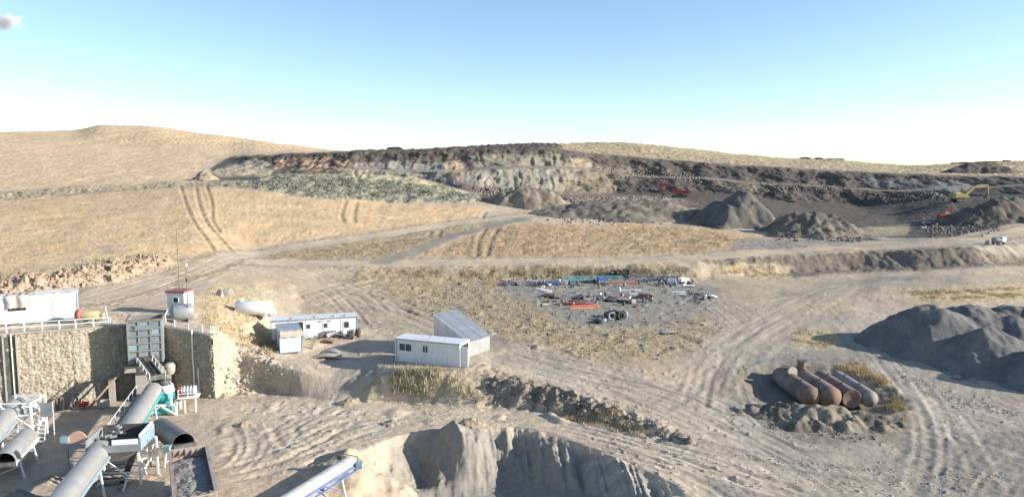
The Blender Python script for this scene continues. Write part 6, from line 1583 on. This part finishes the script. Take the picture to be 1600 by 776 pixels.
qr = [[(870, 308), (1000, 308), (1070, 312), (1050, 322), (900, 324)], [(1340, 300), (1480, 296), (1500, 316), (1380, 322)], [(930, 262), (1090, 270), (1110, 284), (960, 276)], [(1180, 285), (1340, 292), (1330, 304), (1190, 302)], [(740, 292), (800, 298), (800, 306), (740, 304)], [(840, 335), (1080, 330), (1110, 350), (880, 352)], [(1210, 360), (1350, 365), (1340, 378), (1220, 374)], [(1440, 345), (1590, 335), (1560, 362), (1450, 372)]]
for i, pl in enumerate(qr): stuff_rocks('quarry_rubble', ('broken rock at the edge of the red excavator bench', 'broken rock on the right quarry slope', 'loose rock on the upper quarry bench', 'loose rock on the middle quarry bench', 'rocks at the foot of the pale quarry face', 'clods on the long spoil bank', 'clods on the hollowed spoil mound', 'clods on the mound below the yellow excavator')[i], 230, in_px(pl), LOW, lambda: rng.uniform(.3, 1.1), (M_QROCK if i in (0, 2, 4) else M_ROCKD))
stuff_rocks('yard_stones', 'scattered small stones over the yards', 1000, in_px([(360, 660), (560, 600), (760, 560), (1100, 600), (1580, 660), (1580, 770), (1050, 770), (880, 660), (560, 690), (380, 740)]), LOW, lambda: rng.uniform(.05, .22), M_ROCKG)
stuff_rocks('field_stones', 'scattered clods around the scrap field', 700, in_px([(560, 450), (800, 425), (1100, 440), (1150, 520), (1000, 570), (760, 530)]), LOW, lambda: rng.uniform(.12, .45), M_ROCKD)
stuff_rocks('gravel_spill', 'stones rolled to the foot of the dark gravel stockpile', 420, in_px([(1372, 530), (1392, 530), (1430, 585), (1500, 620), (1600, 640), (1600, 652), (1490, 636), (1415, 600)]), LOW, lambda: rng.uniform(.05, .2), M_GRAVEL)
for k, (px, w) in enumerate(((1262, 5), (1278, 6), (1296, 7), (1310, 4), (1492, 6), (1512, 8), (1535, 9), (1556, 8), (1572, 5), (618, 5))):
    v = P(px, 252, Y=500 if px < 1400 else 585)
    if px == 618: v = P(px, 236, Y=322)
    o = bpy.data.objects.new('rock_outcrop', RD[k % 5]); COLL.objects.link(o); o.location = (v.x, v.y, ground0(v.x, v.y) + .3); o.scale = (w * 1.6, w, 2.2); o.rotation_euler.z = k
    tag(o, 'dark outcrop on the ' + ('middle skyline right of the quarry' if 1200 < px < 1400 else 'far right skyline' if px > 1400 else 'skyline above the pale quarry face'), 'rock', 'outcrops on the middle skyline' if 1200 < px < 1400 else 'outcrops on the far right skyline' if px > 1400 else None)

# ------------------------------------------------------------------ dry grass and weeds
def grass_mat(name, c1, c2):
    m, nt, b = new_mat(name)
    c = mixc(nt, c1, c2, ramp(nt, tex_noise(nt, .8, 3, .6), .3, .7))
    nt.links.new(c, b.inputs['Base Color']); b.inputs['Roughness'].default_value = .9; b.inputs['Specular IOR Level'].default_value = .1
    return m
M_DRY = grass_mat('dry_straw', (.46, .35, .19), (.56, .45, .28)); M_STRAW = grass_mat('brown_straw', (.30, .225, .14), (.42, .325, .21)); M_WEED = grass_mat('dusty_weed', (.34, .30, .185), (.46, .405, .27)); M_SAGE = grass_mat('sage_scrub', (.20, .197, .145), (.31, .295, .215)); M_AMBER = grass_mat('amber_grass', (.40, .30, .15), (.50, .39, .22))
def tufts(name, label, pts, blades, h, spread, material, width=.05):
    n = len(pts); pts = np.array(pts, float)
    k = n * blades
    base = np.repeat(pts, blades, 0); hs = np.repeat(h * nrng.uniform(.5, 1.2, n), blades) * nrng.uniform(.6, 1.1, k)
    a = nrng.uniform(0, 2 * np.pi, k); lean = nrng.uniform(.05, .75, k) * hs; off = nrng.normal(0, spread, (k, 2))
    bx, by, bz = base[:, 0] + off[:, 0], base[:, 1] + off[:, 1], base[:, 2] - .04
    wa = nrng.uniform(0, np.pi, k); wx, wy = np.cos(wa) * width, np.sin(wa) * width
    V = np.empty((k, 3, 3), np.float32)
    V[:, 0] = np.stack([bx - wx, by - wy, bz], 1); V[:, 1] = np.stack([bx + wx, by + wy, bz], 1); V[:, 2] = np.stack([bx + np.cos(a) * lean, by + np.sin(a) * lean, bz + hs], 1)
    me = bpy.data.meshes.new(name); me.vertices.add(k * 3); me.vertices.foreach_set('co', V.ravel()); me.loops.add(k * 3); me.loops.foreach_set('vertex_index', np.arange(k * 3, dtype=np.int32))
    me.polygons.add(k); me.polygons.foreach_set('loop_start', (np.arange(k) * 3).astype(np.int32)); me.update(calc_edges=True); me.materials.append(material)
    o = bpy.data.objects.new(name, me); COLL.objects.link(o); tag(o, label, 'grass', None, 'stuff'); return o
tufts('dry_weeds', 'tall dusty weeds on the bank in front of the office cabin', pick([(612, 580), (640, 574), (690, 580), (684, 622), (640, 626), (615, 618)], 190), 18, .8, .22, M_WEED, .035)
tufts('dry_weeds', 'sparse weeds along the eroded bank', pick([(690, 580), (760, 580), (760, 630), (700, 628)], 70, .1), 12, .45, .2, M_WEED, .035)
tufts('dry_grass', 'pale straw grass on the far part of the eroded bank', pick([(870, 640), (950, 650), (1030, 680), (1000, 684), (930, 668), (880, 656)], 220), 12, .4, .2, M_DRY, .035)
tufts('dry_grass', 'amber grass around the rusty tanks', np.concatenate([pick([(1278, 575), (1340, 566), (1392, 600), (1418, 640), (1414, 664), (1388, 640), (1372, 605), (1330, 585)], 420, .02), pick([(1355, 655), (1372, 655), (1370, 668), (1358, 668)], 20)]), 12, .42, .25, M_AMBER, .03)
tufts('dry_grass', 'straw grass on the slope between the terrace and the cabins', pick([(300, 490), (325, 445), (360, 440), (425, 480), (440, 540), (410, 560), (350, 525)], 750, .0), 10, .3, .22, M_DRY, .04)
tufts('dry_weeds', 'weeds along the foot of the terrace slope beside the grey roofed cabin', pick([(385, 515), (420, 515), (436, 552), (410, 548)], 160), 14, .6, .2, M_WEED, .04)
tufts('dry_grass', 'grass tufts around the scrap field', pick([(560, 445), (780, 425), (800, 460), (860, 500), (1000, 520), (1140, 500), (1100, 560), (900, 560), (720, 500)], 1900, .1), 8, .26, .3, M_DRY, .035)
tufts('dry_grass', 'grass tufts on the bank below the haul road', pick([(540, 440), (600, 418), (1080, 414), (1090, 434), (780, 436), (640, 438)], 800, .1), 8, .34, .3, M_STRAW, .045)
tufts('dry_grass', 'dry grass on the strip between the two roads', pick([(400, 402), (480, 388), (600, 370), (790, 346), (700, 372), (600, 403), (480, 406)], 900, .05), 8, .3, .35, M_STRAW, .05)
tufts('dry_grass', 'golden grass between the haul road and the long spoil bank', pick([(640, 402), (720, 374), (800, 350), (1010, 350), (1110, 358), (1180, 374), (1080, 396), (900, 402)], 1800, .05), 8, .3, .35, M_STRAW, .05)
tufts('dry_grass', 'golden pasture grass on the lower left hillside', pick([(-60, 436), (110, 430), (245, 402), (330, 396), (480, 374), (735, 340), (760, 324), (500, 312), (300, 294), (-60, 314)], 4000, .05), 6, .17, .4, M_DRY, .045)
tufts('dry_weeds', 'olive weeds behind the rubble windrow', pick([(100, 428), (120, 412), (180, 400), (240, 398), (230, 410), (150, 424)], 500, .0), 12, .55, .3, M_WEED, .06)
tufts('sage_scrub', 'grey green scrub covering the overburden mound', pick([(340, 290), (400, 296), (500, 308), (620, 315), (740, 314), (740, 302), (690, 288), (550, 273), (440, 273), (390, 282)], 2600, .08), 10, .5, .45, M_SAGE, .10)
tufts('dry_grass', 'straw grass patches right of the gravel yard', np.concatenate([pick([(1235, 512), (1308, 514), (1318, 544), (1242, 544)], 160, 0.1), pick([(1390, 452), (1600, 446), (1640, 468), (1450, 471)], 700, .05), pick([(1092, 420), (1180, 410), (1236, 418), (1228, 436), (1132, 434)], 320, .05)]), 9, .26, .25, M_DRY, .04)

# ------------------------------------------------------------------ small cloud at the upper left
def cloud():
    import bmesh
    c = P(8, 34, Y=4200); bm = bmesh.new()
    bmesh.ops.create_icosphere(bm, subdivisions=4, radius=1, matrix=Matrix.Diagonal((130, 70, 62, 1)))
    me = bpy.data.meshes.new('cloud'); bm.to_mesh(me); bm.free()
    m = bpy.data.materials.new('cloud_vapour'); m.use_nodes = True; nt = m.node_tree; nt.nodes.clear()
    o = nt.nodes.new('ShaderNodeOutputMaterial'); v = nt.nodes.new('ShaderNodeVolumePrincipled'); nt.links.new(v.outputs[0], o.inputs['Volume'])
    v.inputs['Color'].default_value = (.98, .98, .98, 1); v.inputs['Anisotropy'].default_value = .3
    tc = nt.nodes.new('ShaderNodeTexCoord'); mp = nt.nodes.new('ShaderNodeMapping'); mp.inputs['Scale'].default_value = (1 / 130, 1 / 70, 1 / 62)
    nt.links.new(tc.outputs['Object'], mp.inputs[0]); ln = nt.nodes.new('ShaderNodeVectorMath'); ln.operation = 'LENGTH'; nt.links.new(mp.outputs[0], ln.inputs[0])
    n = tex_noise(nt, .022, 5, .6)
    a1 = nt.nodes.new('ShaderNodeMath'); a1.operation = 'MULTIPLY_ADD'; a1.inputs[1].default_value = 2.4; nt.links.new(n, a1.inputs[0])
    a2 = nt.nodes.new('ShaderNodeMath'); a2.operation = 'MULTIPLY'; a2.inputs[1].default_value = -1.0; nt.links.new(ln.outputs['Value'], a2.inputs[0]); nt.links.new(a2.outputs[0], a1.inputs[2])
    d = nt.nodes.new('ShaderNodeMapRange'); d.inputs[1].default_value = .55; d.inputs[2].default_value = 1.1; d.inputs[4].default_value = .08
    nt.links.new(a1.outputs[0], d.inputs[0]); nt.links.new(d.outputs[0], v.inputs['Density'])
    me.materials.append(m)
    ob = bpy.data.objects.new('cloud', me); COLL.objects.link(ob); ob.location = c; tag(ob, kind='structure')
cloud()
